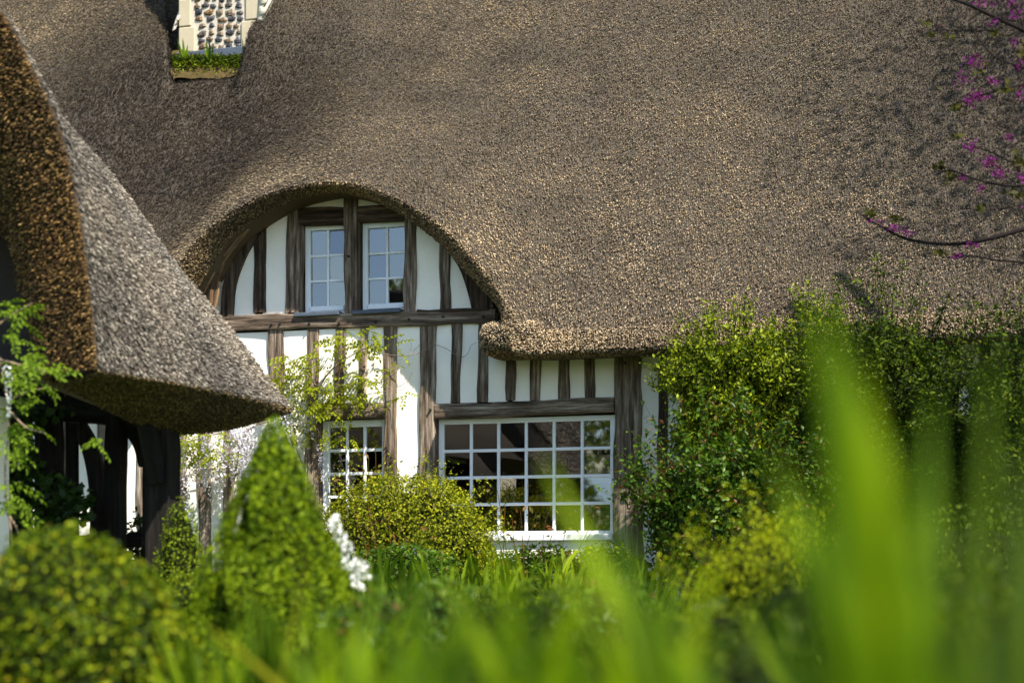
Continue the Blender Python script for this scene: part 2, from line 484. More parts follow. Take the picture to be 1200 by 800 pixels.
# swelling of the thatch over the dormer: the arch profile, spreading and dying away up the slope
NX, NT = 1200, 40
_bx = np.linspace(-14, 10, NX)
_b0 = np.maximum(arch_z(_bx) - ZE, 0)
BT = np.zeros((NT, NX))
for _i in range(NT):
    _u = _i / (NT - 1); _sig = 0.012 + 1.15 * _u ** 0.85
    _k = np.exp(-0.5 * (np.linspace(-6, 6, 601) / _sig) ** 2); _k /= _k.sum()
    BT[_i] = np.convolve(np.pad(_b0, 300, mode='edge'), _k, 'valid') * (1 - _u) ** 1.6
def roof_z(x, y):
    x = np.asarray(x, float); y = np.asarray(y, float)
    t = np.maximum(y - YF, 0)
    fade = np.clip(t / 0.5, 0, 1)
    zm = ZE + PITCH * t - 0.10 * np.exp(-t / 0.35) + 0.10
    sg = np.clip(t / 4.2, 0, 1)
    bl = np.clip(sg * (NT - 1), 0, NT - 1.001); i0 = bl.astype(int); fr = bl - i0
    xi = np.clip((x + 14) / 24 * (NX - 1), 0, NX - 1.001); j0 = xi.astype(int); fx = xi - j0
    b = (BT[i0, j0] * (1 - fx) + BT[i0, j0 + 1] * fx) * (1 - fr) + (BT[i0 + 1, j0] * (1 - fx) + BT[i0 + 1, j0 + 1] * fx) * fr
    und = 0.05 * np.sin(1.7 * x + 0.6 * y) * np.sin(0.9 * y + 0.4 * x) + 0.03 * np.sin(3.1 * x - 1.2 * y + 1) * np.cos(2.3 * y + .5) + 0.02 * np.sin(5.3 * x + 2 * y)
    return zm + b + und * fade + (collar(x, y) if COLLAR else 0.0)
COLLAR = None
def collar(x, y):
    (xr0, yr0, xr1, yr1), (xl0, yl0, xl1, yl1) = COLLAR
    er = xr0 + (xr1 - xr0) * np.clip((y - yr0) / (yr1 - yr0), -0.3, 2)
    el = xl0 + (xl1 - xl0) * np.clip((y - yl0) / (yl1 - yl0), -0.3, 2)
    w = np.clip((y - yr0 + 0.5) / 0.6, 0, 1); w = w * w * (3 - 2 * w)
    a = np.clip((x - er) / 0.10, 0, 1); a = a * a * (3 - 2 * a)
    c = np.clip((el - x) / 0.10, 0, 1); c = c * c * (3 - 2 * c)
    return w * (0.42 * a * np.exp(-(np.maximum(x - er, 0) / 1.5) ** 2) + 0.30 * c * np.exp(-(np.maximum(el - x, 0) / 1.3) ** 2))
def roof_n(x, y, e=0.02):
    zx = (roof_z(x + e, y) - roof_z(x - e, y)) / (2 * e)
    zy = (roof_z(x, y + e) - roof_z(x, np.maximum(y - e, YF))) / (y + e - np.maximum(y - e, YF))
    n = unit(np.stack([-zx, -zy, np.ones_like(zx)], -1))
    down = unit(np.stack([-zx, -zy, -(zx ** 2 + zy ** 2)], -1))
    return n, down

def roof_hit(px, py):
    ys = np.linspace(0.5, 4.5, 801)
    pts = np.array([on_y(px, py, v) for v in ys])
    g = pts[:, 2] - roof_z(pts[:, 0], ys)
    return float(ys[np.argmax(g < 0)])
YB = roof_hit(243, 91)
YC = YB + 0.28
def _edge(a, b):
    ya, yb = roof_hit(*a), roof_hit(*b)
    return (on_y(*a, ya)[0], ya, on_y(*b, yb)[0], yb)
COLLAR = (_edge((284, 80), (313, 15)), _edge((203, 80), (196, 15)))

# front edge, resampled evenly
ex = np.linspace(-13.5, 9.5, 4600)
E = np.stack([ex, np.full_like(ex, YF), roof_z(ex, np.full_like(ex, YF))], -1)
s = np.concatenate([[0], np.cumsum(np.linalg.norm(np.diff(E, axis=0), axis=1))])
ns = int(s[-1] / 0.05)
sv = np.linspace(0, s[-1], ns)
E = np.stack([np.interp(sv, s, E[:, i]) for i in range(3)], -1)
T = unit(np.gradient(E, axis=0))
Nn = np.stack([T[:, 2], np.zeros(ns), -T[:, 0]], -1)
kern = np.hanning(9); kern /= kern.sum()
pad = np.pad(Nn, ((4, 4), (0, 0)), mode='edge')
Nn = unit(np.stack([np.convolve(pad[:, i], kern, 'valid') for i in range(3)], -1))
isarch = np.clip((arch_z(E[:, 0]) - ZE) / 0.35, 0, 1)
SECT = [(0, 0), (0.07, -0.05), (0.15, -0.085), (0.225, -0.105), (0.245, -0.05), (0.25, 0.10), (0.24, 0.40), (0.22, 0.85)]
SECA = [(0, 0), (0.05, -0.01), (0.10, 0.02), (0.16, 0.06), (0.22, 0.12), (0.28, 0.24), (0.33, 0.45), (0.34, 0.85)]
rows = []
for (a, b), (a2, b2) in zip(SECT, SECA):
    thick = (0.05 + 0.30 * np.abs(Nn[:, 0]) ** 1.5) / 0.34
    foot = np.clip((E[:, 2] - ZE) / 0.9, 0, 1) ** 0.8
    thick = np.where(E[:, 0] > arch_s[len(arch_s) // 2, 0], thick * (0.12 + 0.88 * foot), thick)
    aa = a * (1 - isarch) + a2 * thick * isarch; bb = b * (1 - isarch) + b2 * isarch
    rows.append(E + Nn * aa[:, None] + np.array([0, 1, 0]) * bb[:, None])
SK = np.stack(rows, 1)                       # ns, 8, 3
def grid_faces(a, b, flip=False):
    i, j = np.meshgrid(np.arange(a - 1), np.arange(b - 1), indexing='ij')
    q = np.stack([i * b + j, i * b + j + 1, (i + 1) * b + j + 1, (i + 1) * b + j], -1).reshape(-1, 4)
    return q[:, ::-1] if flip else q
gx = np.arange(-13.5, 9.5, 0.06); gy = np.concatenate([np.arange(YF, 1.5, 0.05), np.arange(1.5, 4.75, 0.1)])
GX, GY = np.meshgrid(gx, gy, indexing='ij')
top = np.stack([GX, GY, roof_z(GX, GY)], -1)
ridge_y = gy[-1]; back = np.stack([gx, np.full_like(gx, 10.0), roof_z(gx, np.full_like(gx, ridge_y)) - 5.5], -1)
V = np.concatenate([top.reshape(-1, 3), SK.reshape(-1, 3), back], 0)
f1 = grid_faces(len(gx), len(gy), True)
f2 = grid_faces(ns, 8) + len(gx) * len(gy)
o3 = len(gx) * len(gy) + ns * 8
f3 = np.array([(i * len(gy) + len(gy) - 1, (i + 1) * len(gy) + len(gy) - 1, o3 + i + 1, o3 + i) for i in range(len(gx) - 1)])
me = np_mesh('thatched_roof', V, np.concatenate([f1, f2, f3], 0), True)
me.materials.append(M['thatch_base']); me.materials.append(M['cut_base'])
mi = np.zeros(len(me.polygons), dtype=np.int32)
mi[len(f1):len(f1) + len(f2)] = 1
me.polygons.foreach_set('material_index', mi)
roof = mesh_obj('thatched_roof', me, None, cottage)

# reed tips over the roof
def roof_reeds(n):
    x = rng.uniform(-9.5, 8.5, n * 2); y = YF + rng.uniform(0, 1, n * 2) * 5.3
    P = np.stack([x, y, roof_z(x, y)], -1)
    nn, dd = roof_n(x, y)
    px, py, dep = project(P)
    area = 1 / np.maximum(nn[:, 2], 0.15)
    keep = (px > -40) & (px < 1270) & (py > -50) & (rng.uniform(0, 4, n * 2) < area)
    # opening for the chimney bed
    P, nn, dd = P[keep], nn[keep], dd[keep]
    m = len(P)
    tilt = rng.uniform(0.2, 0.6, m)[:, None]
    ax = unit(dd * np.cos(tilt) + nn * np.sin(tilt) + rng.normal(0, 0.12, (m, 3)))
    P = P + nn * rng.normal(0.004, 0.010, (m, 1))
    return P, ax
P, ax = roof_reeds(740000)
m = len(P)
me = reed_mesh('reed_tips', P, ax, rng.uniform(0.03, 0.058, m), rng.uniform(0.0038, 0.0068, m))
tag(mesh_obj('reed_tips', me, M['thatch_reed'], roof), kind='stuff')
# reeds on the front lip / arch rim
def strip_reeds(grid, n, spread=0.25, outward=1.0, edge=None):
    a, b, _ = grid.shape
    d1 = np.linalg.norm(np.cross(grid[1:, :-1] - grid[:-1, :-1], grid[:-1, 1:] - grid[:-1, :-1]), axis=-1)
    p = (d1 / d1.sum()).ravel()
    idx = rng.choice(len(p), n, p=p)
    i, j = np.divmod(idx, b - 1)
    u = rng.uniform(0, 1, (n, 1)); v = rng.uniform(0, 1, (n, 1))
    A_, B_, C_, D_ = grid[i, j], grid[i + 1, j], grid[i, j + 1], grid[i + 1, j + 1]
    P = (A_ * (1 - u) + B_ * u) * (1 - v) + (C_ * (1 - u) + D_ * u) * v
    nrm = unit(np.cross(B_ - A_, C_ - A_)) * outward
    return P, nrm, i, j + v[:, 0]
selx = (E[:, 0] > -5.2) & (E[:, 0] < 7)
SG = SK[selx][:, :6]
P, nr, ii, jj = strip_reeds(SG, 40000)
arr = isarch[selx][ii]
if (nr @ np.array([0, -1.0, -0.3])).mean() < 0: nr = -nr
low = jj > (3.2 - 2.2 * arr)                 # fresh brown cut ends below, weathered above
ax = unit(nr * 0.7 + np.array([0, -0.35, -0.5]) + rng.normal(0, 0.2, (len(P), 3)))
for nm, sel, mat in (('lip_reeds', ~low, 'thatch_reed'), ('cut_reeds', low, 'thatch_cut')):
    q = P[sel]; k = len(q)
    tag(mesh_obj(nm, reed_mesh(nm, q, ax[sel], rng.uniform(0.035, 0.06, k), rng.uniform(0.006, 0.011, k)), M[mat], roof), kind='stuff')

# --- the eave end bundle that runs out under the right foot of the arch
def eave_roll():
    x0 = on_y(563, 395, -0.45)[0]; x1 = on_y(680, 395, -0.45)[0]
    zc = (on_y(600, 377, -0.5)[2] + on_y(600, 413, -0.5)[2]) / 2; rz = (on_y(600, 377, -0.5)[2] - on_y(600, 413, -0.5)[2]) / 2
    nu, nv = 40, 24
    g = np.zeros((nu, nv, 3))
    for i in range(nu):
        t = i / (nu - 1)
        x = x0 + (x1 - x0) * t
        r = min(1.0, math.sqrt(max(0.0, 1 - (1 - min(1, (x - x0) / 0.16)) ** 2)))
        if t > 0.55: r *= max(0.02, 1 - (t - 0.55) / 0.45)
        for j in range(nv):
            a = 2 * math.pi * j / (nv - 1)
            c_, s_ = math.cos(a), math.sin(a)
            se = lambda q, e: math.copysign(abs(q) ** e, q)
            g[i, j] = (x, -0.24 + 0.43 * r * se(c_, 0.7), zc + rz * (0.35 + 0.65 * r if t < 0.5 else r) * se(s_, 0.75) * (1 if r > 0 else 0.0))
    me = np_mesh('eave_roll', g.reshape(-1, 3), grid_faces(nu, nv), True)
    o = mesh_obj('eave_roll', me, M['thatch_base'], roof)
    P, nr, i, j = strip_reeds(g, 7000)
    cen = np.array([0, -0.24, zc]); out = P - cen; out[:, 0] = np.minimum(P[:, 0] - (x0 + 0.16), 0)
    nr = nr * np.sign((nr * out).sum(1, keepdims=True))
    low = nr[:, 2] < -0.85
    ax = unit(nr * 0.8 + np.array([0, -0.25, -0.35]) + rng.normal(0, 0.2, P.shape))
    me = reed_mesh('roll_reeds', P[~low], ax[~low], rng.uniform(0.04, 0.07, (~low).sum()), rng.uniform(0.006, 0.011, (~low).sum()))
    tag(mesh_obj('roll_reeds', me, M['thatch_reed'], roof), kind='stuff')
    me = reed_mesh('roll_cut_reeds', P[low], ax[low], rng.uniform(0.04, 0.06, low.sum()), rng.uniform(0.006, 0.011, low.sum()))
    tag(mesh_obj('roll_cut_reeds', me, M['thatch_cut'], roof), kind='stuff')
eave_roll()

# --- timbers
def timber(name, p0, p1, w0, w1, yf, yb, parent, mat, seed=0, wob=0.008, mid=None):
    """squared log from p0 to p1 (x, z in the wall plane), w0/w1 its widths, front at yf"""
    r = np.random.default_rng(seed + 100)
    p0 = np.array([p0[0], p0[1]], float); p1 = np.array([p1[0], p1[1]], float)
    L = np.linalg.norm(p1 - p0)
    n = max(4, int(L / 0.11)); n = min(n, 40)
    ax = (p1 - p0) / L
    cx = (p0 + p1) / 2; yc = (yf + yb) / 2; dp = (yb - yf) / 2
    V = []
    ph = r.uniform(0, 6.28, 8)
    for i in range(n):
        t = i / (n - 1); z = (t - 0.5) * L
        w = (w0 + (w1 - w0) * t) / 2
        l = -w + wob * (math.sin(z * 3 + ph[0]) + 0.6 * math.sin(z * 9 + ph[1])) + r.normal(0, wob * 0.25)
        h = w + wob * (math.sin(z * 2.6 + ph[2]) + 0.6 * math.sin(z * 8 + ph[3])) + r.normal(0, wob * 0.25)
        c = 0.012 + 0.006 * math.sin(z * 5 + ph[4])
        f = -dp + 0.004 * math.sin(z * 4 + ph[5])
        V += [(l + c, f, z), (h - c, f, z), (h, f + c, z), (h, dp, z), (l, dp, z), (l, f + c, z)]
    fc = []
    for i in range(n - 1):
        for j in range(6):
            k = (j + 1) % 6
            fc.append((i * 6 + j, i * 6 + k, (i + 1) * 6 + k, (i + 1) * 6 + j))
    me = bpy.data.meshes.new(name)
    me.from_pydata([tuple(v) for v in V], [], fc + [tuple(range(5, -1, -1)), tuple(range((n - 1) * 6, n * 6))])
    Z = Vector((ax[0], 0, ax[1])); Y = Vector((0, 1, 0)); X = Y.cross(Z)
    wm = Matrix(((X.x, Y.x, Z.x, cx[0]), (X.y, Y.y, Z.y, yc), (X.z, Y.z, Z.z, cx[1]), (0, 0, 0, 1)))
    return mesh_obj(name, me, mat, parent, wm)
tseed = [0]
def post(pxl, pxr, pyt, pyb, yf=-0.025, yb=0.17, mat='timber', zb=None, zt=None, name='timber_post', wob=0.008):
    tseed[0] += 1
    pm = (pyt + pyb) / 2; pc = (pxl + pxr) / 2
    a = on_y(pxl, pm, yf); b = on_y(pxr, pm, yf)
    z1 = on_y(pc, pyt, yf)[2] if zt is None else zt
    z0 = on_y(pc, pyb, yf)[2] if zb is None else zb
    x = (a[0] + b[0]) / 2; w = b[0] - a[0]
    lean = float(rng.normal(0, 0.008))
    return timber(name, (x - lean, z0), (x + lean, z1), w * float(rng.uniform(0.97, 1.06)), w, yf, yb, cottage, M[mat], tseed[0], wob)
def beam(pxl, pxr, pytl, pybl, pytr, pybr, yf=-0.03, yb=0.17, mat='timber'):
    tseed[0] += 1
    a0 = on_y(pxl, pytl, yf); a1 = on_y(pxl, pybl, yf); b0 = on_y(pxr, pytr, yf); b1 = on_y(pxr, pybr, yf)
    return timber('timber_beam', (a0[0], (a0[2] + a1[2]) / 2), (b0[0], (b0[2] + b1[2]) / 2), a0[2] - a1[2], b0[2] - b1[2], yf, yb, cottage, M[mat], tseed[0], 0.007)

ZG = 0.0
YL = -0.025
# sill beam between storeys, over the posts
mid = beam(150, 580, 373, 391, 361.5, 378, yf=-0.05)
beam(488, 572, 362.5, 367.5, 359.5, 364, yf=-0.062, yb=0.0, mat='timber_dark')
# upper posts
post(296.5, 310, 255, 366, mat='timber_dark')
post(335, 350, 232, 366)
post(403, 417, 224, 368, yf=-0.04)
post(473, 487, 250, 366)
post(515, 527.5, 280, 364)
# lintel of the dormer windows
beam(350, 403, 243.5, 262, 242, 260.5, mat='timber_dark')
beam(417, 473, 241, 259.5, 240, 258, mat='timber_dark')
# curved braces following the arch
def curved_brace(pxs, w, yf=-0.045, yb=0.12, mat='timber_dark'):
    P = np.array([on_y(a, b, yf) for a, b in pxs])
    c = catmull(P, 6)
    T = unit(np.gradient(c, axis=0)); Nm = np.stack([-T[:, 2], 0 * T[:, 0], T[:, 0]], -1)
    ww = np.linspace(w[0], w[1], len(c))[:, None] / 2
    cen = c.mean(0)
    L = c - Nm * ww; R = c + Nm * ww
    q = []
    for i in range(len(c)):
        for p, y in ((L[i], yf), (R[i], yf), (R[i], yb), (L[i], yb)):
            q.append((p[0] - cen[0], y - cen[1], p[2] - cen[2]))
    f = []
    for i in range(len(c) - 1):
        for j in range(4):
            k = (j + 1) % 4
            f.append((i * 4 + j, (i + 1) * 4 + j, (i + 1) * 4 + k, i * 4 + k))
    me = bpy.data.meshes.new('timber_brace'); me.from_pydata(q, [], f + [(0, 1, 2, 3), tuple(range(len(q) - 1, len(q) - 5, -1))])
    return mesh_obj('timber_brace', me, M[mat], cottage, Matrix.Translation(Vector(cen)))
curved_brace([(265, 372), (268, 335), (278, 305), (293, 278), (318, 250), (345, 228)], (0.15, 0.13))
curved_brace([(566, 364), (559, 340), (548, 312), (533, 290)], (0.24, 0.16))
# loose boards under the left side of the thatch
for k, (a, b, c, d, w) in enumerate([(243, 352, 262, 308, .075), (240, 336, 268, 296, .07), (250, 360, 258, 330, .06), (236, 345, 252, 318, .05), (262, 300, 292, 268, .07), (246, 358, 250, 340, .05)]):
    p0 = on_y(a, b, -0.18 - 0.02 * k); p1 = on_y(c, d, -0.14 - 0.02 * k)
    timber('lath', (p0[0], p0[2]), (p1[0], p1[2]), w, w * 0.8, -0.19 - 0.02 * k, -0.165 - 0.02 * k, cottage, M['lath'], 300 + k, 0.004)

# lower posts
post(315.5, 332.5, 385, 640, mat='timber', zb=ZG)
post(358.5, 371.5, 385, 640, zb=ZG)
post(391.5, 404, 384, 473)
post(420, 429, 383, 473)
post(449.5, 465, 382, 640, zb=ZG)
post(491, 509.5, 380, 640, zb=ZG, yf=-0.035)
post(527.5, 540, 379, 472)
post(560, 571.5, 378, 471)
for a, b in ((593, 603), (621.6, 634.2), (655, 666.2), (684.6, 697.6)):
    post(a, b, 392, 469)
post(719, 752.5, 385, 640, zb=ZG, yf=-0.045, wob=0.012)
for a, b in ((770, 781.5), (799, 811), (832, 846), (868, 880), (905, 918), (945, 957), (985, 998), (1025, 1038), (1070, 1083), (1110, 1122), (1150, 1163), (1190, 1203)):
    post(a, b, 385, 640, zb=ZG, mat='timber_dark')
for a, b in ((12, 26), (62, 78), (112, 128), (160, 176), (205, 217), (232, 247), (262, 272)):
    post(a, b, 395, 640, zb=ZG)
# lintels
beam(371.5, 449.5, 473, 491, 471, 489, yf=-0.035)
beam(509, 719, 474, 489.5, 465, 482, yf=-0.05)
# pegs
for px, py in ((318, 380), (328, 379), (362, 379.5), (397, 378.5), (440, 377), (519, 371), (452, 477), (504, 480), (732, 425), (408, 300), (566, 371), (479, 374)):
    p = on_y(px, py, -0.06)
    bm = bmesh.new()
    bmesh.ops.create_cone(bm, cap_ends=True, segments=8, radius1=0.014, radius2=0.012, depth=0.03, matrix=Matrix.Rotation(math.pi / 2, 4, 'X'))
    mesh_obj('peg', bm_mesh('peg', bm), M['peg'], cottage, Matrix.Translation(Vector((p[0], -0.058, p[2]))))

# --- plaster panels
def panel(pxl, pxr, zb, zt, ov=0.02):
    x0 = on_y(pxl, 450)[0] - ov; x1 = on_y(pxr, 450)[0] + ov
    nx = max(2, int((x1 - x0) / 0.08)); nz = max(2, int((zt - zb) / 0.12))
    xs = np.linspace(x0, x1, nx + 1); zs = np.linspace(zb, zt, nz + 1)
    X, Z = np.meshgrid(xs, zs, indexing='ij')
    top = np.minimum(zt, np.maximum(arch_z(xs), ZE) + 0.06)[:, None]
    Z = np.where(zt > ZE, zb + (Z - zb) / (zt - zb) * (top - zb), Z)
    Y = 0.006 * np.sin(X * 9) * np.sin(Z * 6 + X * 3) + rng.normal(0, 0.0012, X.shape)
    f = np.stack([X, Y, Z], -1).reshape(-1, 3); b = f + np.array([0, 0.12, 0])
    q = grid_faces(nx + 1, nz + 1); Vv = np.concatenate([f, b], 0)
    return mesh_obj('plaster_panel', np_mesh('plaster_panel', Vv, np.concatenate([q[:, ::-1], q + len(f)], 0), True), M['plaster'], cottage)
zM = on_y(420, 373)[2]; zMb = on_y(420, 384)[2]
zTop = on_y(400, 205)[2]
for a, b in ((240, 297), (310, 335), (487, 515), (527, 557)):
    panel(a, b, zM - 0.03, zTop)
zl = on_y(400, 243)[2] - 0.03
panel(350, 403, zl, zTop); panel(417, 473, zl, zTop)
zLs = on_y(410, 474)[2]; zLm = on_y(600, 468)[2]
for a, b in ((-60, 12), (26, 62), (78, 112), (128, 160), (176, 205), (217, 232), (247, 262), (272, 315.5), (332.5, 358.5), (465, 491)):
    panel(a, b, 0.05, zMb)
for a, b in ((371.5, 391.5), (404, 420), (429, 449.5)):
    panel(a, b, zLs - 0.02, zMb)
for a, b in ((509.5, 527.5), (540, 560), (571.5, 593), (603, 621.6), (634, 655), (666, 684.6), (697.6, 719)):
    panel(a, b, zLm - 0.02, zMb)
pr = [752.5, 770, 781.5, 799, 811, 832, 846, 868, 880, 905, 918, 945, 957, 985, 998, 1025, 1038, 1070, 1083, 1110, 1122, 1150, 1163, 1190, 1203, 1240]
for a, b in zip(pr[0::2], pr[1::2]):
    panel(a, b, 0.05, zMb)

# --- windows
def window(x0, x1, z0, z1, nc, nr, yf, fr, bar, sill, casement_rail=0.0):
    bm = bmesh.new(); d = 0.07
    bx(bm, x0, x0 + fr, yf, yf + d, z0, z1, 0.006); bx(bm, x1 - fr, x1, yf, yf + d, z0, z1, 0.006)
    bx(bm, x0 + fr - .001, x1 - fr + .001, yf + 0.002, yf + d - 0.002, z1 - fr, z1 - 0.001, 0.006)
    bx(bm, x0 + fr - .001, x1 - fr + .001, yf + 0.002, yf + d - 0.002, z0 + 0.001, z0 + fr, 0.006)
    w = mesh_obj('window', bm_mesh('window', bm), M['white_paint'], cottage)
    gx0, gx1, gz0, gz1 = x0 + fr, x1 - fr, z0 + fr + casement_rail, z1 - fr
    if casement_rail:
        b2 = bmesh.new(); bx(b2, gx0 - .001, gx1 + .001, yf - 0.02, yf + d - 0.004, z0 + fr * 0.5, gz0, 0.008)
        mesh_obj('bottom_rail', bm_mesh('bottom_rail', b2), M['white_paint'], w)
    cw = (gx1 - gx0) / nc; ch = (gz1 - gz0) / nr
    for i in range(1, nc):
        b2 = bmesh.new(); xx = gx0 + cw * i
        bx(b2, xx - bar / 2, xx + bar / 2, yf + 0.015, yf + 0.05, gz0 - .002, gz1 + .002, 0.005)
        mesh_obj('glazing_bar', bm_mesh('glazing_bar', b2), M['white_paint'], w)
    for j in range(1, nr):
        b2 = bmesh.new(); zz = gz0 + ch * j
        bx(b2, gx0 - .002, gx1 + .002, yf + 0.018, yf + 0.047, zz - bar / 2, zz + bar / 2, 0.005)
        mesh_obj('glazing_bar', bm_mesh('glazing_bar', b2), M['white_paint'], w)
    for i in range(nc):
        for j in range(nr):
            tx, tz = rng.normal(0, 0.003, 2)
            a0, a1, c0, c1 = gx0 + cw * i, gx0 + cw * (i + 1), gz0 + ch * j, gz0 + ch * (j + 1)
            yy = yf + 0.034
            me = bpy.data.meshes.new('pane')
            me.from_pydata([(a0, yy - tx - tz, c0), (a1, yy + tx - tz, c0), (a1, yy + tx + tz, c1), (a0, yy - tx + tz, c1)], [], [(0, 1, 2, 3)])
            mesh_obj('pane', me, M['glass'], w)
    if sill:
        b2 = bmesh.new(); sx0, sx1, sz, sh, sd, mt = sill
        bx(b2, sx0, sx1, yf - sd, yf + 0.02, sz - sh, sz, 0.008)
        mesh_obj('window_sill', bm_mesh('window_sill', b2), M[mt], w)
    return w, (gx0, cw, gz0, ch)
yw = 0.10
def wx(px, py): return on_y(px, py, yw)[0]
def wz(px, py): return on_y(px, py, yw)[2]
for xl, xr, yt, yb in ((357.5, 410, 263, 368.5), (424.7, 481.5, 260, 365.5)):
    pm = (yt + yb) / 2; pc = (xl + xr) / 2 - 4
    x0, x1, z1, z0 = wx(xl, pm), wx(xr, pm), wz(pc, yt), wz(pc, yb)
    window(x0, x1, z0, z1, 2, 3, yw, 0.062, 0.026, (x0 - 0.055, x1 - 0.055, z0 + 0.004, 0.045, 0.19, 'lead'), 0.03)
x0, x1 = wx(514, 560), wx(721, 560)
win, gp = window(x0, x1, wz(617, 628), wz(617, 488.5), 6, 4, yw, 0.055, 0.032, (x0 + 0.0, x1 + 0.0, wz(617, 626), 0.07, 0.16, 'white_paint'))
x0, x1 = wx(378, 560), wx(455, 560)
window(x0, x1, wz(415, 617), wz(415, 492), 3, 4, yw, 0.075, 0.032, (x0, x1, wz(415, 616), 0.07, 0.16, 'white_paint'))
# plinth walls under the windows
def plinth(pa, pb, zt):
    a = on_y(pa, 640)[0]; b = on_y(pb, 640)[0]
    bm = bmesh.new(); bx(bm, a, b, -0.01, 0.2, -0.1, zt)
    mesh_obj('plinth', bm_mesh('plinth', bm), M['plaster'], cottage)
plinth(371, 450, wz(415, 622)); plinth(509, 719, wz(617, 632))
# interior shell behind the windows
def room(x0, x1, y0, y1, z0, z1):
    bm = bmesh.new(); bx(bm, x0, x1, y0, y1, z0, z1)
    bm.faces.ensure_lookup_table()
    bmesh.ops.delete(bm, geom=[f for f in bm.faces if f.calc_center_median().y < y0 + 0.01], context='FACES')
    mesh_obj('interior_wall', bm_mesh('interior_wall', bm), M['room'], cottage)
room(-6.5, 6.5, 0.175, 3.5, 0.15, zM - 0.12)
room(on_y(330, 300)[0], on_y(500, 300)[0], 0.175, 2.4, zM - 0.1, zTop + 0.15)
# beige card behind the right hand pane
gx0, cw, gz0, ch = gp
bm = bmesh.new()
bx(bm, gx0 + cw * 5.10, gx0 + cw * 5.93, yw + 0.075, yw + 0.087, gz0 + ch * 1.72, gz0 + ch * 2.78, 0.003)
bx(bm, gx0 + cw * 5.12, gx0 + cw * 5.16, yw + 0.087, yw + 0.2, gz0 + ch * 1.72, gz0 + ch * 1.76)
tag(mesh_obj('notice_card', bm_mesh('notice_card', bm), M['card']), 'beige card standing behind the right hand panes of the wide lower window', 'card')

# --- chimney
def build_chimney():
    def px(a, b): return on_y(a, b, YC)
    zb = px(255, 95)[2] - 0.3; zt = zb + 3.2
    xl, xr = px(211, 30)[0], px(306, 30)[0]
    bm = bmesh.new(); bx(bm, xl + 0.012, xr - 0.012, YC, YC + 0.9, zb, zt)
    ch = mesh_obj('chimney', bm_mesh('chimney', bm), M['mortar'], cottage)
    # limestone corner blocks
    rows = [(62, 29, 229.5, 283.5), (28, -4, 224.5, 288.5), (-5, -40, 230, 283), (-41, -72, 224, 289)]
    for yb, yt, a, b in rows:
        for s0, s1 in ((211, a), (b, 306)):
            p0 = px(s0, (yb + yt) / 2); p1 = px(s1, (yb + yt) / 2)
            bm = bmesh.new()
            bx(bm, p0[0] - (0.008 if s0 == 211 else 0), p1[0] + (0.008 if s1 == 306 else 0), YC - 0.03, YC + 0.13, px(255, yb)[2], px(255, yt)[2] - 0.0, 0.012)
            mesh_obj('quoin_stone', bm_mesh('quoin_stone', bm), M['limestone'], ch)
    # flints
    variants = []
    for k in range(5):
        n = 9; r = np.random.default_rng(k)
        V = [(0, -0.55, 0)]
        rad = r.uniform(0.68, 1.22, n)
        for ring, (sc, dp) in enumerate(((0.62, -0.42), (1.0, 0.0))):
            for i in range(n):
                a = 2 * math.pi * i / n
                V.append((math.cos(a) * rad[i] * sc, dp + r.normal(0, 0.06), math.sin(a) * rad[i] * sc))
        f = [(0, 1 + (i + 1) % n, 1 + i) for i in range(n)] + [(1 + i, 1 + (i + 1) % n, n + 1 + (i + 1) % n, n + 1 + i) for i in range(n)]
        me = bpy.data.meshes.new('flint'); me.from_pydata(V, [], f); me.materials.append(M['flint']); variants.append(me)
    step = 8.05
    for rI in range(12):
        y = 55.5 - rI * step
        a, b = (229.5, 283.5) if (y > 28.5 or y < -5) else (225.5, 287.5)
        xx = a + 1.5
        while xx < b - 3.5:
            w = min(float(rng.uniform(7, 13)), b - 1.0 - xx)
            if w < 3.2: break
            c = px(xx + w / 2, y + float(rng.normal(0, 0.9)))
            hh = float(rng.uniform(2.3, 3.9)); k = YC_scale
            me = variants[int(rng.integers(5))]
            wm = Matrix.Translation(Vector((c[0], YC - 0.004, c[2]))) @ Matrix.Rotation(float(rng.normal(0, 0.2)), 4, 'Y') @ Matrix.Diagonal(Vector((max(0.9, w / 2 + 0.15) * k, 0.034, (hh + 0.95) * k, 1)))
            link(bpy.data.objects.new('flint', me), ch, wm)
            xx += w + 0.9
    # lead apron at the foot and mortar fillets at the sides
    bm = bmesh.new(); bx(bm, xl - 0.03, xr + 0.0, YC - 0.07, YC - 0.033, px(255, 69)[2], px(255, 59)[2], 0.01)
    mesh_obj('lead_apron', bm_mesh('lead_apron', bm), M['lead'], ch)
    def fillet(pts, w, depth, mat='mortar'):
        c = catmull([px(*p) for p in pts], 5)
        V = []; f = []
        for i, p in enumerate(c):
            e = w * (0.75 + 0.25 * math.sin(i * 1.7)) + float(rng.normal(0, 0.002))
            V += [(p[0], YC - 0.05, p[2]), (p[0] + e, YC - 0.07 + 0.01 * math.sin(i * 0.9), p[2] + 0.01), (p[0] + e * 1.1, YC + depth, p[2] + 0.7), (p[0], YC + depth, p[2] + 0.75)]
        for i in range(len(c) - 1):
            for j in range(4):
                k = (j + 1) % 4
                f.append((i * 4 + j, i * 4 + k, (i + 1) * 4 + k, (i + 1) * 4 + j))
        me = bpy.data.meshes.new('mortar_fillet'); me.from_pydata(V, [], f + [(3, 2, 1, 0), tuple(range(len(V) - 4, len(V)))])
        for p_ in me.polygons: p_.use_smooth = True
        mesh_obj('mortar_fillet', me, M[mat], ch)
    fillet([(306, -30), (305.5, -5), (304.5, 12), (303, 28)], 0.13, 0.5)
    fillet([(204, 38), (206, 30), (209, 24)], 0.06, 0.4)
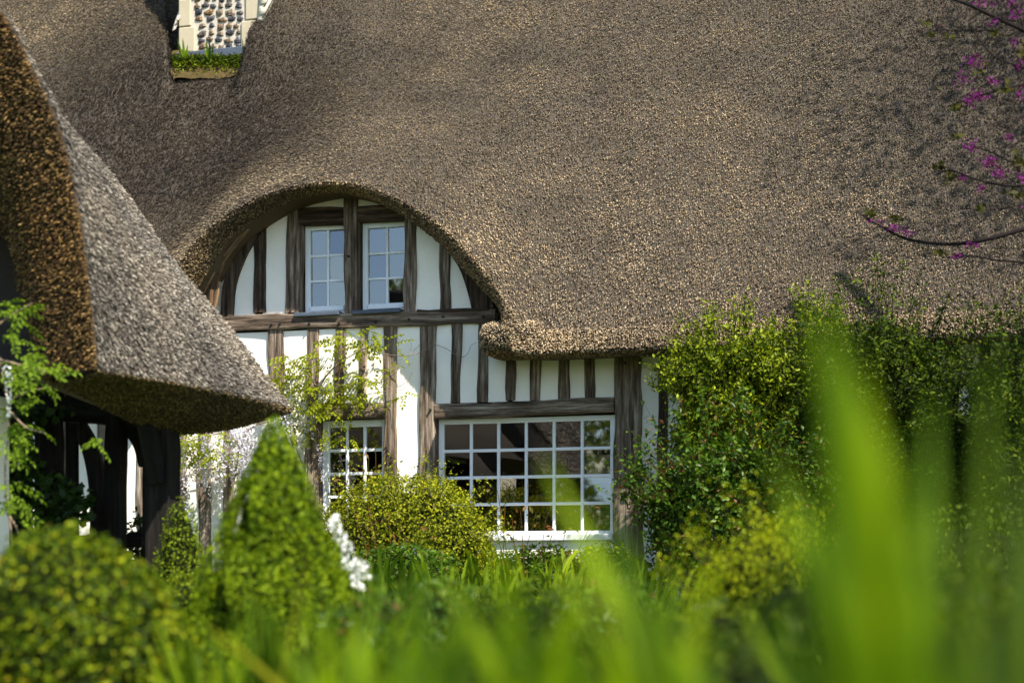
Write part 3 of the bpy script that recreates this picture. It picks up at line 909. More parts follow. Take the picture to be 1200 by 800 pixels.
YC_scale = 1.0 / (F / ((on_y(255, 60, YC) - CAM) @ fwd)) 
build_chimney()
# soil pocket at the foot of the chimney
def soil_bed():
    nx, nz = 22, 12
    V = np.zeros((nx, nz, 3))
    for i in range(nx):
        for j in range(nz):
            u = i / (nx - 1); v = j / (nz - 1)
            p = on_y(199 + 85 * u + (3 * v if u < .5 else 5 * v), 92 - 33 * v, YB - 0.06 + 0.32 * v)
            y = p[1]
            z = max(p[2], float(roof_z(p[0], y)) + 0.02) if v < 0.9 else p[2]
            bulge = 0.02 * math.sin(math.pi * min(1, v * 1.3 + .12)) * (math.sin(math.pi * u) ** 0.4 if 0 < u < 1 else 0)
            V[i, j] = (p[0], y - bulge + float(rng.normal(0, 0.008)), z + float(rng.normal(0, 0.006)))
    o = mesh_obj('soil_bed', np_mesh('soil_bed', V.reshape(-1, 3), grid_faces(nx, nz, True), True), M['soil'], cottage)
soil_bed()

# ------------------------------------------------------------------ foliage helpers
def leaf_data(P, nrm, size, aspect=0.55, fold=0.25, jitter=0.7, droop=0.0):
    n = len(P)
    N_ = unit(nrm + rng.normal(0, jitter, (n, 3)))
    t = unit(np.cross(N_, rng.normal(size=(n, 3)))); t[:, 2] -= droop; t = unit(t)
    b = unit(np.cross(N_, t))
    sz = (size * rng.uniform(0.65, 1.3, n))[:, None]
    base = P - t * sz * 0.5; tip = P + t * sz * 0.5
    l = P + b * sz * aspect * 0.5 + N_ * sz * fold * 0.5; r = P - b * sz * aspect * 0.5 + N_ * sz * fold * 0.5
    V = np.stack([base, l, tip, r], 1).reshape(-1, 3)
    o = (np.arange(n) * 4)[:, None]
    Fc = np.concatenate([o + np.array([[0, 2, 1]]), o + np.array([[0, 3, 2]])], 0)
    return V, Fc
def leaves(name, P, nrm, size, mat, parent, **kw):
    V, Fc = leaf_data(P, nrm, size, **kw)
    return tag(mesh_obj(name, np_mesh(name, V, Fc), mat, parent), kind='stuff')
def lump_mesh(name, surf, mat, parent, nu=20, nv=14):
    """closed inner mass; surf(u in 0..2pi, v in 0..pi) -> point"""
    V = np.array([[surf(2 * math.pi * i / nu, math.pi * j / (nv - 1)) for j in range(nv)] for i in range(nu + 1)])
    return mesh_obj(name, np_mesh(name, V.reshape(-1, 3), grid_faces(nu + 1, nv), True), mat, parent)
def ellipsoid_shrub(name, c, r, n, size, mat, label, cat, seed, group=None, lump=0.16, freq=5.0, thick=0.22, twig=None, core=0.72, spikes=0, lobes=0, **kw):
    c = np.array(c, float); r = np.array(r, float)
    base = thing(name, (c[0], c[1], 0), label, cat, group)
    fl = Field(freq, 12, seed); fl2 = Field(freq * 3.2, 12, seed + 1)
    d = unit(rng.normal(size=(int(n * 1.25), 3)))
    d = d[c[2] + d[:, 2] * r[2] > 0.02][:n]
    rad = 1 + lump * fl(d) + lump * 0.5 * fl2(d) - np.abs(rng.normal(0, thick, len(d)))
    P = c + d * r * rad[:, None]
    nn = unit(d / r)
    if lobes:
        ld = unit(rng.normal(size=(lobes, 3))); lc = ld * rng.uniform(0.45, 0.78, (lobes, 1)); lr = rng.uniform(0.24, 0.42, lobes)
        k = rng.integers(0, lobes, len(d))
        rad = 1 + lump * fl(d) + 0.5 * lump * fl2(d) - np.abs(rng.normal(0, thick, len(d)))
        P = c + (lc[k] + d * (lr[k] * rad)[:, None]) * r
        q = slice(0, int(len(d) * 0.30))          # inner leaves between the lobes
        P[q] = c + d[q] * r * (0.74 + 0.10 * fl(d[q])[:, None] - np.abs(rng.normal(0, 0.08, (q.stop, 1))))
        ok = P[:, 2] > 0.02; P = P[ok]; nn = nn[ok]; core = min(core, 0.60)
    leaves('foliage', P, nn, size, mat, base, **kw)
    def surf(u, v):
        q = np.array([math.cos(u) * math.sin(v), math.sin(u) * math.sin(v), math.cos(v)])
        return c + q * r * core * (1 + lump * float(fl(q[None])[0]))
    if core > 0: lump_mesh('branches', surf, M['core'], base)
    # short stem to the ground
    tubes('trunk', [([(c[0], c[1], -0.05), (c[0] + 0.02, c[1], max(0.1, c[2] * 0.6)), (c[0], c[1] + .02, c[2])], 0.05, 0.03)], M['bark'], base)
    if spikes:
        sp = []; LP = []; LN = []
        for _ in range(spikes):
            q = unit(rng.normal(size=3)); q[2] = abs(q[2]) * 0.8 + 0.15; q[1] = -abs(q[1]) if rng.uniform() < .7 else q[1]; q = unit(q)
            a = c + q * r * 0.8; b = c + q * r * float(rng.uniform(1.05, 1.28)) + np.array([0, 0, rng.uniform(0, 0.12)])
            m_ = (a + b) / 2 + rng.normal(0, 0.02, 3)
            sp.append((catmull([a, m_, b], 3), 0.004, 0.0015))
            k = int(rng.integers(16, 28))
            t = rng.uniform(0.25, 1, (k, 1)); LP.append(a + (b - a) * t + rng.normal(0, 0.03, (k, 3))); LN.append(np.tile(q + np.array([0, -0.4, 0.5]), (k, 1)))
        tag(tubes('twigs', sp, twig or M['bark_dark'], base, 4), kind='stuff')
        tag(leaves('shoots', np.vstack(LP), unit(np.vstack(LN)), size, mat, base, **kw), kind='stuff')
    return base
def cone_shrub(name, c, r, h, n, size, mat, label, cat, seed, bulge=0.85, **kw):
    base = thing(name, (c[0], c[1], 0), label, cat)
    fl = Field(5, 12, seed); fl2 = Field(11, 14, seed + 3)
    t = 1 - np.sqrt(rng.uniform(0, 1, n)); t = np.clip(t * 1.02, 0, 1)
    a = rng.uniform(0, 2 * np.pi, n)
    def R(t): return r * np.power(np.clip(1 - t, 0, 1), bulge) * (0.72 + 0.28 * np.minimum(1, t / 0.22)) + 0.015
    q = np.stack([np.cos(a), np.sin(a), t * 3], -1)
    rad = R(t) * (1 + 0.05 * fl(q) + 0.30 * fl2(q) - np.abs(rng.normal(0, 0.09, n)))
    P = np.stack([c[0] + np.cos(a) * rad, c[1] + np.sin(a) * rad, t * h + rng.normal(0, 0.012, n)], -1)
    nn = unit(np.stack([np.cos(a), np.sin(a), np.full(n, r / h + 0.25)], -1))
    leaves('foliage', P, nn, size, mat, base, **kw)
    def surf(u, v):
        tt = 1 - v / math.pi
        rr = float(R(np.array(tt))) * 0.78 if 0 < v < math.pi else 0.001
        return np.array([c[0] + math.cos(u) * rr, c[1] + math.sin(u) * rr, tt * h * 0.95])
    lump_mesh('branches', surf, M['core'], base)
    tubes('trunk', [([(c[0], c[1], -0.05), (c[0], c[1], 0.15), (c[0], c[1], h * 0.6)], 0.04, 0.015)], M['bark'], base)
    return base

# ------------------------------------------------------------------ porch with its own thatch
porch = thing('porch', at(160, 700, 13.2) * np.array([1, 1, 0]), 'open timber porch under a steep sweeping thatched roof left of the cottage', 'porch')
def porch_roof():
    near = [(-70, 80, 12.4), (-34, 28, 12.3), (0, 12, 12.2), (40, 82, 12.15), (70, 150, 12.1), (92, 240, 12.05), (106, 340, 12.0), (115, 432, 12.0)]
    far = [(-70, 265, 15.0), (-30, 250, 14.9), (5, 240, 14.8), (48, 222, 14.7), (116, 203, 14.6), (190, 292, 14.5), (268, 388, 14.35), (340, 477, 14.2)]
    inner = [(-190, 230, 12.9), (-130, 205, 12.9), (-80, 190, 12.85), (-25, 195, 12.8), (8, 265, 12.75), (30, 340, 12.7), (44, 400, 12.6), (56, 444, 12.5)]
    nc = catmull([at(*p) for p in near], 8); fc = catmull([at(*p) for p in far], 8); ic = catmull([at(*p) for p in inner], 8)
    nt_ = len(nc); nv = 40
    g = np.zeros((nt_, nv, 3))
    sidev = unit(np.cross(np.array([0, 1.0, 0]), np.array([0, 0, 1.0])))
    for j in range(nv):
        v = j / (nv - 1)
        g[:, j] = nc * (1 - v) + fc * v
        g[:, j, 0] += 0.10 * math.sin(math.pi * v) * np.linspace(0, 1, nt_)     # slight belly
        g[:, j, 2] += -0.0 * math.sin(math.pi * v)
    und = 0.02 * np.sin(np.arange(nt_)[:, None] * 0.5 + np.arange(nv)[None] * 0.4)
    g[1:, :, 0] += und[1:] * np.linspace(0, 1, nv)[None] * 0.6
    # round the near hip edge: blend towards the cut face
    nA = 16
    cA = np.zeros((nt_, nA, 3))
    for j in range(nA):
        v = j / (nA - 1)
        cA[:, j] = nc * (1 - v) + ic * v + np.array([-0.05, -0.10, 0.0]) * math.sin(math.pi * v)
    # underside: eave edge to inner lower edge
    eave = g[-1]
    lowp = catmull([at(*p) for p in [(56, 444, 12.5), (96, 462, 12.9), (150, 490, 13.3), (208, 506, 13.7), (270, 500, 14.0), (325, 484, 14.25), (340, 478, 14.22)]], 8)
    t0 = np.linspace(0, 1, len(lowp)); t1 = np.linspace(0, 1, nv)
    lowc = np.stack([np.interp(t1, t0, lowp[:, i]) for i in range(3)], -1)
    nU = 10
    U = np.zeros((nv, nU, 3))
    for j in range(nU):
        v = j / (nU - 1)
        U[:, j] = eave * (1 - v) + lowc * v + np.array([0, 0, -0.03]) * math.sin(math.pi * v)
    # ceiling behind: from the lower edge back to the far left
    Cg = np.zeros((nv, 6, 3))
    for j in range(6):
        v = j / 5
        Cg[:, j] = lowc + np.array([-2.6, 0.6, 0.9]) * v
    # back slope on the hidden side, so that the roof is a solid body
    fall = np.linspace(1, 0, nt_)[:, None]
    hid = np.stack([fc, fc + np.array([-1.2, 0.5, 0.25]) - np.array([0, 0, 0.65]) * fall, ic + np.array([-3.0, 0.8, 0.25]) - np.array([0, 0, 1.45]) * fall], 1)
    link_ = np.stack([fc + np.array([-0.25, 0.05, -0.03]), fc + np.array([-3.3, 2.5, 0.3]), fc + np.array([-5.0, 2.7, 0.2])], 1)  # hidden roof link to the cottage, added to keep its wall in shade
    link_[:, 1:, 2] = np.minimum(link_[:, 1:, 2], 2.8)
    parts = [(link_, False, 0), (g, False, 0), (cA, True, 1), (U, False, 1), (Cg, False, 1), (hid, False, 0)]
    V = []; Fq = []; mi = []; o = 0
    for gr, fl, mt in parts:
        a, b, _ = gr.shape
        q = grid_faces(a, b, fl); V.append(gr.reshape(-1, 3)); Fq.append(q + o); mi += [mt] * len(q); o += a * b
    me = np_mesh('thatched_roof', np.vstack(V), np.vstack(Fq), True)
    me.materials.append(M['thatch_base']); me.materials.append(M['cut_base'])
    me.polygons.foreach_set('material_index', np.array(mi, dtype=np.int32))
    rf = mesh_obj('thatched_roof', me, None, porch)
    # reeds
    P, nr, i, j = strip_reeds(g, 74000)
    if (nr @ np.array([1, -0.3, 0.6])).mean() < 0: nr = -nr
    down = unit(np.array([0, 0, -1.0]) - nr * (-nr[:, 2:3]))
    tl = rng.uniform(0.25, 0.7, (len(P), 1))
    ax = unit(down * np.cos(tl) + nr * np.sin(tl) + rng.normal(0, 0.15, P.shape))
    P = P + nr * rng.normal(0.003, 0.01, (len(P), 1))
    tag(mesh_obj('reed_tips', reed_mesh('reed_tips', P, ax, rng.uniform(0.03, 0.06, len(P)), rng.uniform(0.004, 0.0075, len(P))), M['porch_reed'], rf), kind='stuff')
    P, nr, i, j = strip_reeds(cA, 28000)
    if (nr @ np.array([-0.4, -1, -0.2])).mean() < 0: nr = -nr
    ax = unit(nr * 0.9 + np.array([-0.1, -0.1, -0.55]) + rng.normal(0, 0.25, P.shape))
    P = P + nr * rng.normal(0.006, 0.016, (len(P), 1))
    tag(mesh_obj('cut_reeds', reed_mesh('cut_reeds', P, ax, rng.uniform(0.03, 0.06, len(P)), rng.uniform(0.004, 0.008, len(P))), M['porch_cut'], rf), kind='stuff')
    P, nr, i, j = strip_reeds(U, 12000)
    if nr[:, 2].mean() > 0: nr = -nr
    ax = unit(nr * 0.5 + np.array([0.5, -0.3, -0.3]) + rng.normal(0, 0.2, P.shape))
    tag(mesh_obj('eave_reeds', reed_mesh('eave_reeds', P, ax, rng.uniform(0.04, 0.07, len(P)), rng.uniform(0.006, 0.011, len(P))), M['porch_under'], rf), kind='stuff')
porch_roof()
def free_timber(name, p0, p1, w, d, parent, mat, seed, wob=0.006):
    """squared timber between two points in space, faces aligned with the wall"""
    p0 = np.array(p0); p1 = np.array(p1)
    L = np.linalg.norm(p1 - p0); Z = Vector(unit(p1 - p0))
    Y = Vector((0, 1, 0)) if abs(Z.y) < 0.8 else Vector((0, 0, 1))
    X = Y.cross(Z).normalized(); Y = Z.cross(X)
    r = np.random.default_rng(seed); n = max(3, int(L / 0.15))
    V = []; f = []
    for i in range(n):
        z = (i / (n - 1) - 0.5) * L
        a, b = w / 2 + r.normal(0, wob), w / 2 + r.normal(0, wob); c = 0.015
        V += [(-a + c, -d / 2, z), (b - c, -d / 2, z), (b, -d / 2 + c, z), (b, d / 2, z), (-a, d / 2, z), (-a, -d / 2 + c, z)]
    for i in range(n - 1):
        for j in range(6):
            k = (j + 1) % 6; f.append((i * 6 + j, i * 6 + k, (i + 1) * 6 + k, (i + 1) * 6 + j))
    me = bpy.data.meshes.new(name); me.from_pydata(V, [], f + [tuple(range(5, -1, -1)), tuple(range((n - 1) * 6, n * 6))])
    c = (p0 + p1) / 2
    wm = Matrix(((X.x, Y.x, Z.x, c[0]), (X.y, Y.y, Z.y, c[1]), (X.z, Y.z, Z.z, c[2]), (0, 0, 0, 1)))
    return mesh_obj(name, me, mat, parent, wm)
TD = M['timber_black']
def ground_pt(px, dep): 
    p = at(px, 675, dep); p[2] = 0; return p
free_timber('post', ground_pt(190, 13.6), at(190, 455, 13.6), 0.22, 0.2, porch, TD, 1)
free_timber('post', ground_pt(134, 14.0), at(136, 470, 14.0), 0.14, 0.14, porch, TD, 2)
free_timber('post', ground_pt(171, 14.6), at(171, 470, 14.6), 0.05, 0.08, porch, TD, 9)
free_timber('brace', at(186, 565, 13.5), at(158, 440, 13.3), 0.13, 0.1, porch, TD, 3)
free_timber('tie_beam', at(-40, 470, 14.0), at(186, 487, 14.05), 0.2, 0.16, porch, TD, 4)
free_timber('tie_beam', at(-60, 640, 14.3), at(180, 632, 14.3), 0.12, 0.12, porch, TD, 5)
free_timber('post', ground_pt(60, 14.0), at(60, 470, 14.0), 0.16, 0.14, porch, TD, 6)
def porch_arch(pxs, dep, w):
    c = catmull([at(a, b, dep) for a, b in pxs], 6)
    V = []; f = []
    T = unit(np.gradient(c, axis=0)); Nm = unit(np.cross(T, fwd))
    for i, p in enumerate(c):
        for s_, e in ((-1, -.05), (1, -.05), (1, .05), (-1, .05)):
            q = p + Nm[i] * s_ * w / 2 + fwd * e; V.append(tuple(q))
    for i in range(len(c) - 1):
        for j in range(4):
            k = (j + 1) % 4; f.append((i * 4 + j, (i + 1) * 4 + j, (i + 1) * 4 + k, i * 4 + k))
    me = bpy.data.meshes.new('arched_brace'); me.from_pydata(V, [], f)
    mesh_obj('arched_brace', me, TD, porch)
porch_arch([(92, 498), (104, 520), (112, 550), (116, 590), (116, 640)], 14.05, 0.13)
porch_arch([(146, 490), (156, 505), (166, 522), (172, 545)], 14.1, 0.12)
porch_arch([(172, 640), (178, 600), (182, 560)], 14.1, 0.08)
# boarded side of the porch, added to darken its interior, and its white pier
def added_boards_and_pier():
    for k in range(9):
        a = -60 + k * 18
        p0 = ground_pt(a, 14.9); p1 = at(a, 455, 14.9)
        free_timber('added_shade_board', p0, p1, 0.128, 0.03, porch, TD, 40 + k, 0.002)
    bm = bmesh.new()
    p = at(-31, 600, 13.2)
    bx(bm, p[0] - 0.35, p[0] + 0.125, p[1], p[1] + 0.3, 0, at(-31, 462, 13.2)[2], 0.01)
    mesh_obj('plaster_pier', bm_mesh('plaster_pier', bm), M['plaster'], porch)
added_boards_and_pier()

# ------------------------------------------------------------------ topiary and shrubs
c = ground_pt(322, 8.6)
cone_shrub('yew_cone', c, 0.60, EYE + (675 - 490) / F * 8.6, 44000, 0.030, M['yew'], 'tall clipped yew cone standing before the porch and small window', 'topiary', 21, bulge=0.86, aspect=0.4, jitter=1.0)
c = ground_pt(212, 12.6)
cone_shrub('box_topiary', c, 0.30, EYE + (675 - 583) / F * 12.6, 9000, 0.028, M['box_mid'], 'small clipped box bush by the dark porch post', 'topiary', 22, bulge=0.55, aspect=0.5)
c = at(478, 622, 16.2); c[2] = 0.95
ellipsoid_shrub('box_ball', c, (0.90, 0.7, 0.82), 30000, 0.029, M['box_bright'], 'round clipped box ball with yellow green new leaves below the small window', 'box bush', 23, lump=0.09, freq=5, thick=0.10, core=0.78, spikes=150, aspect=0.6)
c = at(78, 770, 7.0); c[2] = 0.42
ellipsoid_shrub('box_mound', c, (0.58, 0.5, 0.56), 17000, 0.030, M['box_dark'], 'broad dark box mound filling the lower left corner', 'box bush', 24, lump=0.12, freq=6, thick=0.12, core=0.82, aspect=0.55)
c = ground_pt(232, 11.0); c[2] = 0.5
ellipsoid_shrub('box_mound', c, (0.30, 0.3, 0.34), 5000, 0.026, M['box_mid'], 'low bright box mound between the dark mound and the yew cone', 'box bush', 25, lump=0.12, freq=6, thick=0.12, core=0.8, aspect=0.55)
c = at(955, 455, 16.6)
ellipsoid_shrub('olive_shrub', c, (0.5, 0.5, 0.78), 15000, 0.046, M['shrub_olive'], 'taller olive green shrub against the thatch between loose shrub and dark evergreen', 'shrub', 36, lump=0.3, freq=6, thick=0.3, core=0.55, lobes=16, spikes=80, aspect=0.5)
c = at(860, 478, 16.3)
ellipsoid_shrub('olive_shrub', c, (0.72, 0.6, 0.85), 26000, 0.046, M['shrub_olive'], 'loose olive green shrub reaching the eaves right of the wide window', 'shrub', 26, lump=0.28, freq=6, thick=0.28, core=0.55, lobes=26, spikes=130, aspect=0.5)
c = at(850, 610, 15.6)
ellipsoid_shrub('rose_bush', c, (0.95, 0.55, 1.0), 26000, 0.05, M['rose_leaf'], 'glossy dark green rose bush with reddish shoots beside the big timber post', 'rose bush', 27, lump=0.25, freq=6, thick=0.3, core=0.66, lobes=30, spikes=110, twig=M['red_leaf'], aspect=0.6)
c = at(1035, 505, 15.9)
ellipsoid_shrub('dark_shrub', c, (0.95, 0.7, 1.32), 32000, 0.047, M['shrub_dark'], 'tall dark evergreen shrub against the thatch behind the tall leaf blades', 'shrub', 28, lump=0.22, freq=5, thick=0.25, core=0.74, lobes=30, spikes=140, aspect=0.45)
c = at(1205, 530, 14.5)
ellipsoid_shrub('dark_shrub', c, (0.72, 0.7, 1.3), 20000, 0.048, M['shrub_dark'], 'dark shrub cut off by the right edge of the picture', 'shrub', 29, lump=0.25, freq=5, thick=0.25, core=0.74, lobes=24, spikes=110, aspect=0.45)
c = at(1105, 560, 15.2); c[2] = 1.3
ellipsoid_shrub('dark_shrub', c, (1.25, 0.5, 1.28), 22000, 0.052, M['shrub_dark'], 'rounded dark shrub filling the gap left of the right edge', 'shrub', 31, lump=0.22, freq=5, thick=0.25, core=0.74, lobes=20, spikes=50, aspect=0.5)
c = at(930, 560, 16.4); c[2] = 1.15
ellipsoid_shrub('dark_shrub', c, (0.65, 0.4, 1.1), 9000, 0.05, M['shrub_dark'], 'dark shrub between the rose bush and the tall evergreen shrub', 'shrub', 32, lump=0.22, freq=5, thick=0.25, core=0.6, lobes=12, spikes=20, aspect=0.5)
c = at(892, 690, 8.6); c[2] = 0.66
ellipsoid_shrub('spurge_mound', c, (0.46, 0.4, 0.46), 11000, 0.024, M['spurge'], 'yellow flowering spurge mound in front of the rose bush', 'shrub', 30, lump=0.25, freq=5, thick=0.16, core=0.7, lobes=14, spikes=60, aspect=0.4)
c = at(1110, 700, 11.5); c[2] = 0.6
ellipsoid_shrub('dark_shrub', c, (1.1, 0.5, 0.72), 10000, 0.036, M['shrub_dark'], 'low dark shrub in shade behind the right hand leaf blades', 'shrub', 33, lump=0.2, freq=5, thick=0.25, core=0.75, aspect=0.5)

for px, dep, w_, h_, mt, lab in ((405, 16.9, .5, .52, 'rose_leaf', 'low leafy perennial mound under the small window'), (560, 16.8, .5, .50, 'box_mid', 'low leafy perennial mound right of the round box ball'), (640, 16.9, .55, .50, 'rose_leaf', 'low leafy perennial mound under the wide window'), (710, 16.7, .5, .52, 'box_mid', 'low leafy perennial mound at the right end of the wide window'), (470, 15.2, .6, .50, 'rose_leaf', 'dark leafy perennial mound hiding the foot of the round box ball')):
    c = ground_pt(px, dep); c[2] = 0.6
    ellipsoid_shrub('perennial_mound', c, (w_, .32, h_), 6500, 0.055, M[mt], lab, 'plant', 500 + px, 'leafy mounds along the wall', lump=.2, freq=6, thick=.2, core=.75, aspect=.5)

# ------------------------------------------------------------------ strap leaved clumps in the middle distance
def blade_data(base, tip, width, sag, nseg=7, twist=0.0):
    base = np.array(base); tip = np.array(tip)
    L = np.linalg.norm(tip - base)
    t = np.linspace(0, 1, nseg)[:, None]
    ctrl = base * 0.45 + tip * 0.55 + np.array([0, 0, sag * L])
    P = base * (1 - t) ** 2 + 2 * ctrl * t * (1 - t) + tip * t ** 2
    T = unit(np.gradient(P, axis=0))
    a = rng.uniform(0, 6.28) if twist is None else twist
    ref = np.array([math.cos(a), math.sin(a), 0.0])
    S = unit(ref - T * (T @ ref)[:, None]); Nn_ = np.cross(T, S)
    w = width * np.power(np.clip(1 - t ** 2.2, 0.0, 1), 0.8) * (0.55 + 0.45 * np.minimum(1, t * 4)) / 2
    Lf = P + S * w + Nn_ * w * 0.35; Rt = P - S * w + Nn_ * w * 0.35
    V = np.stack([Lf, P, Rt], 1).reshape(-1, 3)
    f = []
    for i in range(nseg - 1):
        for j in range(2):
            f.append((i * 3 + j, i * 3 + j + 1, (i + 1) * 3 + j + 1, (i + 1) * 3 + j))
    return V, f
def strap_clump(name, px, dep, n, h, spread, width, mat, label, cat, group):
    g = ground_pt(px, dep)
    V = []; Fc = []; o = 0
    for i in range(n):
        a = rng.uniform(0, 6.28); rr = rng.uniform(0.0, 0.12) * spread / 0.3
        b = g + np.array([math.cos(a) * rr, math.sin(a) * rr, -0.03])
        q = spread * rng.uniform(0.3, 1.0)
        tip = g + np.array([math.cos(a) * q, math.sin(a) * q, h * rng.uniform(0.55, 1.05)])
        v, f = blade_data(b, tip, width * rng.uniform(0.7, 1.2), rng.uniform(0.1, 0.5), 7, None)
        V.append(v); Fc += [tuple(k + o for k in q_) for q_ in f]; o += len(v)
    me = np_mesh(name, np.vstack(V), np.array(Fc), True)
    return tag(mesh_obj(name, me, mat), label, cat, group)
mids = [
 (420, 14.8, 55, 1.02, .6, .06, 'bright narrow leaved clump right of the white flowers'),
 (468, 14.9, 55, 1.02, .6, .06, 'narrow leaved clump under the round box ball'),
 (520, 14.9, 55, 1.02, .6, .06, 'narrow leaved clump right below the box ball edge'),
 (575, 15.2, 55, 1.02, .6, .06, 'narrow leaved clump at the left end of the wide window sill'),
 (628, 15.0, 55, 1.02, .6, .06, 'narrow leaved clump under the middle of the wide window'),
 (682, 15.0, 55, 1.02, .6, .06, 'narrow leaved clump under the right end of the wide window'),
 (735, 14.6, 55, 1.02, .6, .06, 'narrow leaved clump at the foot of the big timber post'),
 (450, 10.5, 36, 0.86, .55, .055, 'mid distance strap leaved clump below the white flowers'),
 (560, 10.2, 36, 0.86, .55, .055, 'mid distance strap leaved clump left of centre'),
 (655, 10.4, 36, 0.86, .55, .055, 'mid distance strap leaved clump at the centre'),
 (760, 10.0, 36, 0.86, .55, .055, 'mid distance strap leaved clump left of the spurge mound'),
 (1010, 9.5, 36, 0.86, .55, .055, 'mid distance strap leaved clump right of the spurge mound'),
 (250, 5.9, 60, 0.66, .3, .028, 'grassy clump between the dark box mound and the yew cone'),
 (330, 5.6, 60, 0.74, .3, .03, 'grassy clump at the foot of the yew cone'),
 (400, 5.8, 60, 0.74, .32, .03, 'grassy clump right of the yew cone foot'),
]
for px, dep, n, h, sp, w, lab in mids:
    strap_clump('strap_leaf_clump', px, dep, n, h, sp, w, M['grass' if (px // 5) % 3 else 'grass_deep'], lab, 'plant', 'strap leaved clumps across the garden bed')

for px, dep, r_, zc, mt, lab in ((690, 4.4, .34, .32, 'shrub_dark', 'dark blurred leafy mound low in front of the wide window'), (540, 4.6, .32, .32, 'shrub_dark', 'dark blurred leafy mound at the bottom of the picture'), (880, 4.2, .36, .33, 'shrub_dark', 'dark blurred leafy mound behind the yellow upright blades'), (1190, 4.0, .4, .42, 'shrub_dark', 'dark blurred leafy mound at the right edge'), (520, 8.4, .36, .40, 'rose_leaf', 'dark blurred leafy mound left of the centre of the bed'), (615, 8.0, .34, .38, 'shrub_dark', 'dark blurred leafy mound at the centre of the bed'), (715, 8.2, .36, .42, 'rose_leaf', 'dark blurred leafy mound right of the centre of the bed'), (830, 7.0, .36, .36, 'shrub_dark', 'dark blurred leafy mound below the spurge'), (960, 6.8, .42, .42, 'shrub_dark', 'dark blurred leafy mound in the lower right shade'), (1100, 5.5, .45, .42, 'shrub_dark', 'dark blurred leafy mound in the lower right corner'), (445, 7.6, .3, .38, 'rose_leaf', 'dark blurred leafy mound right of the yew cone')):
    c = ground_pt(px, dep); c[2] = zc
    ellipsoid_shrub('leafy_mound', c, (r_, r_, zc), 2600, 0.045, M[mt], lab, 'plant', 700 + px, 'dark leafy mounds in the bed', lump=.22, freq=6, thick=.2, core=.75, aspect=.45)

# ------------------------------------------------------------------ big out of focus blades in front
def blade_plant(label, base_px, dep, blades, mat='blade'):
    """blades: (tip px, tip py, lean = base px to the right per px of height, depth offset, width, sag)"""
    t = thing('iris_plant', ground_pt(base_px, dep), label, 'plant', 'tall iris plants close to the camera')
    for (tx, ty, lean, do, w, sag, *mm) in blades:
        gy = HOR + EYE / (dep + do) * F
        b = ground_pt(tx + lean * (gy - ty), dep + do * 0.5) + np.array([0, 0, -0.02])
        tip = at(tx, ty, dep + do)
        v, f = blade_data(b, tip, w, sag, 12, A + float(rng.normal(0, 0.6)))
        mesh_obj('leaf_blade', np_mesh('leaf_blade', v, np.array(f), True), M[mm[0] if mm else mat], t)
    return t
blade_plant('nearest iris plant with the broad tall blades right of centre', 1150, 1.6, [
    (955, 335, .20, 0.0, .09, .02), (1000, 410, .14, -.06, .08, .02), (905, 520, .34, .15, .055, .03), (1045, 500, .06, -.1, .06, .02), (970, 560, .10, .2, .07, .02), (880, 650, .42, .1, .05, .04),
    (1075, 600, -.08, .1, .05, .03), (940, 640, .22, -.1, .055, .03), (1010, 620, .0, -.15, .08, .02), (945, 450, .26, .3, .05, .03), (1090, 450, .02, .3, .05, .02), (985, 470, .22, .35, .06, .02), (920, 590, .30, .3, .06, .03), (1030, 560, .16, .3, .06, .02), (1060, 660, .12, .0, .06, .02), (895, 700, .3, .0, .06, .03), (1000, 690, .2, -.2, .07, .03), (1110, 700, -.1, .2, .06, .03), (860, 720, .5, .3, .06, .04), (1020, 470, .2, .1, .07, .02), (980, 520, .28, -.05, .07, .02), (1065, 540, .1, .15, .06, .02), (930, 560, .3, .1, .06, .02), (1095, 640, .05, .05, .06, .02), (1050, 600, .2, .35, .05, .02)])
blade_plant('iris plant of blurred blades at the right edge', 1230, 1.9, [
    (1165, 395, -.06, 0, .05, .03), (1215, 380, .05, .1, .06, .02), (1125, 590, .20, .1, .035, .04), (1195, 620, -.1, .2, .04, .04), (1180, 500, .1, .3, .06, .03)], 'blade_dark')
blade_plant('iris plant whose blades lean left across the wide window', 960, 2.2, [
    (634, 530, .50, 0.1, .055, .03), (700, 560, .28, 0, .05, .03), (735, 610, .14, .15, .04, .03), (650, 655, .55, .15, .05, .04), (790, 640, -.05, .1, .05, .03), (842, 636, -.25, .2, .034, .04), (770, 700, .35, .15, .06, .04), (700, 650, .3, .1, .06, .03), (740, 680, .4, -.1, .06, .04), (800, 720, .2, .2, .06, .04), (670, 700, .45, .2, .06, .04), (720, 730, .1, -.15, .07, .03), (845, 735, -.2, .1, .06, .04)])
blade_plant('iris plant of bright blades below the wide window', 660, 2.5, [
    (580, 602, .12, 0, .055, .03), (515, 665, .5, .1, .055, .05), (690, 660, -.25, 0, .055, .04), (628, 650, .05, .15, .04, .03), (548, 700, .6, -.05, .06, .05), (668, 710, -.45, -.1, .06, .05), (605, 640, .2, .2, .05, .03), (560, 650, -.12, .1, .05, .03), (645, 680, .3, 0, .055, .04), (590, 720, .1, -.2, .07, .04), (620, 700, -.3, .1, .06, .04), (530, 690, .3, .15, .055, .04), (575, 690, .45, .2, .05, .04), (655, 740, .2, -.2, .07, .03), (510, 745, .35, .0, .06, .04)])
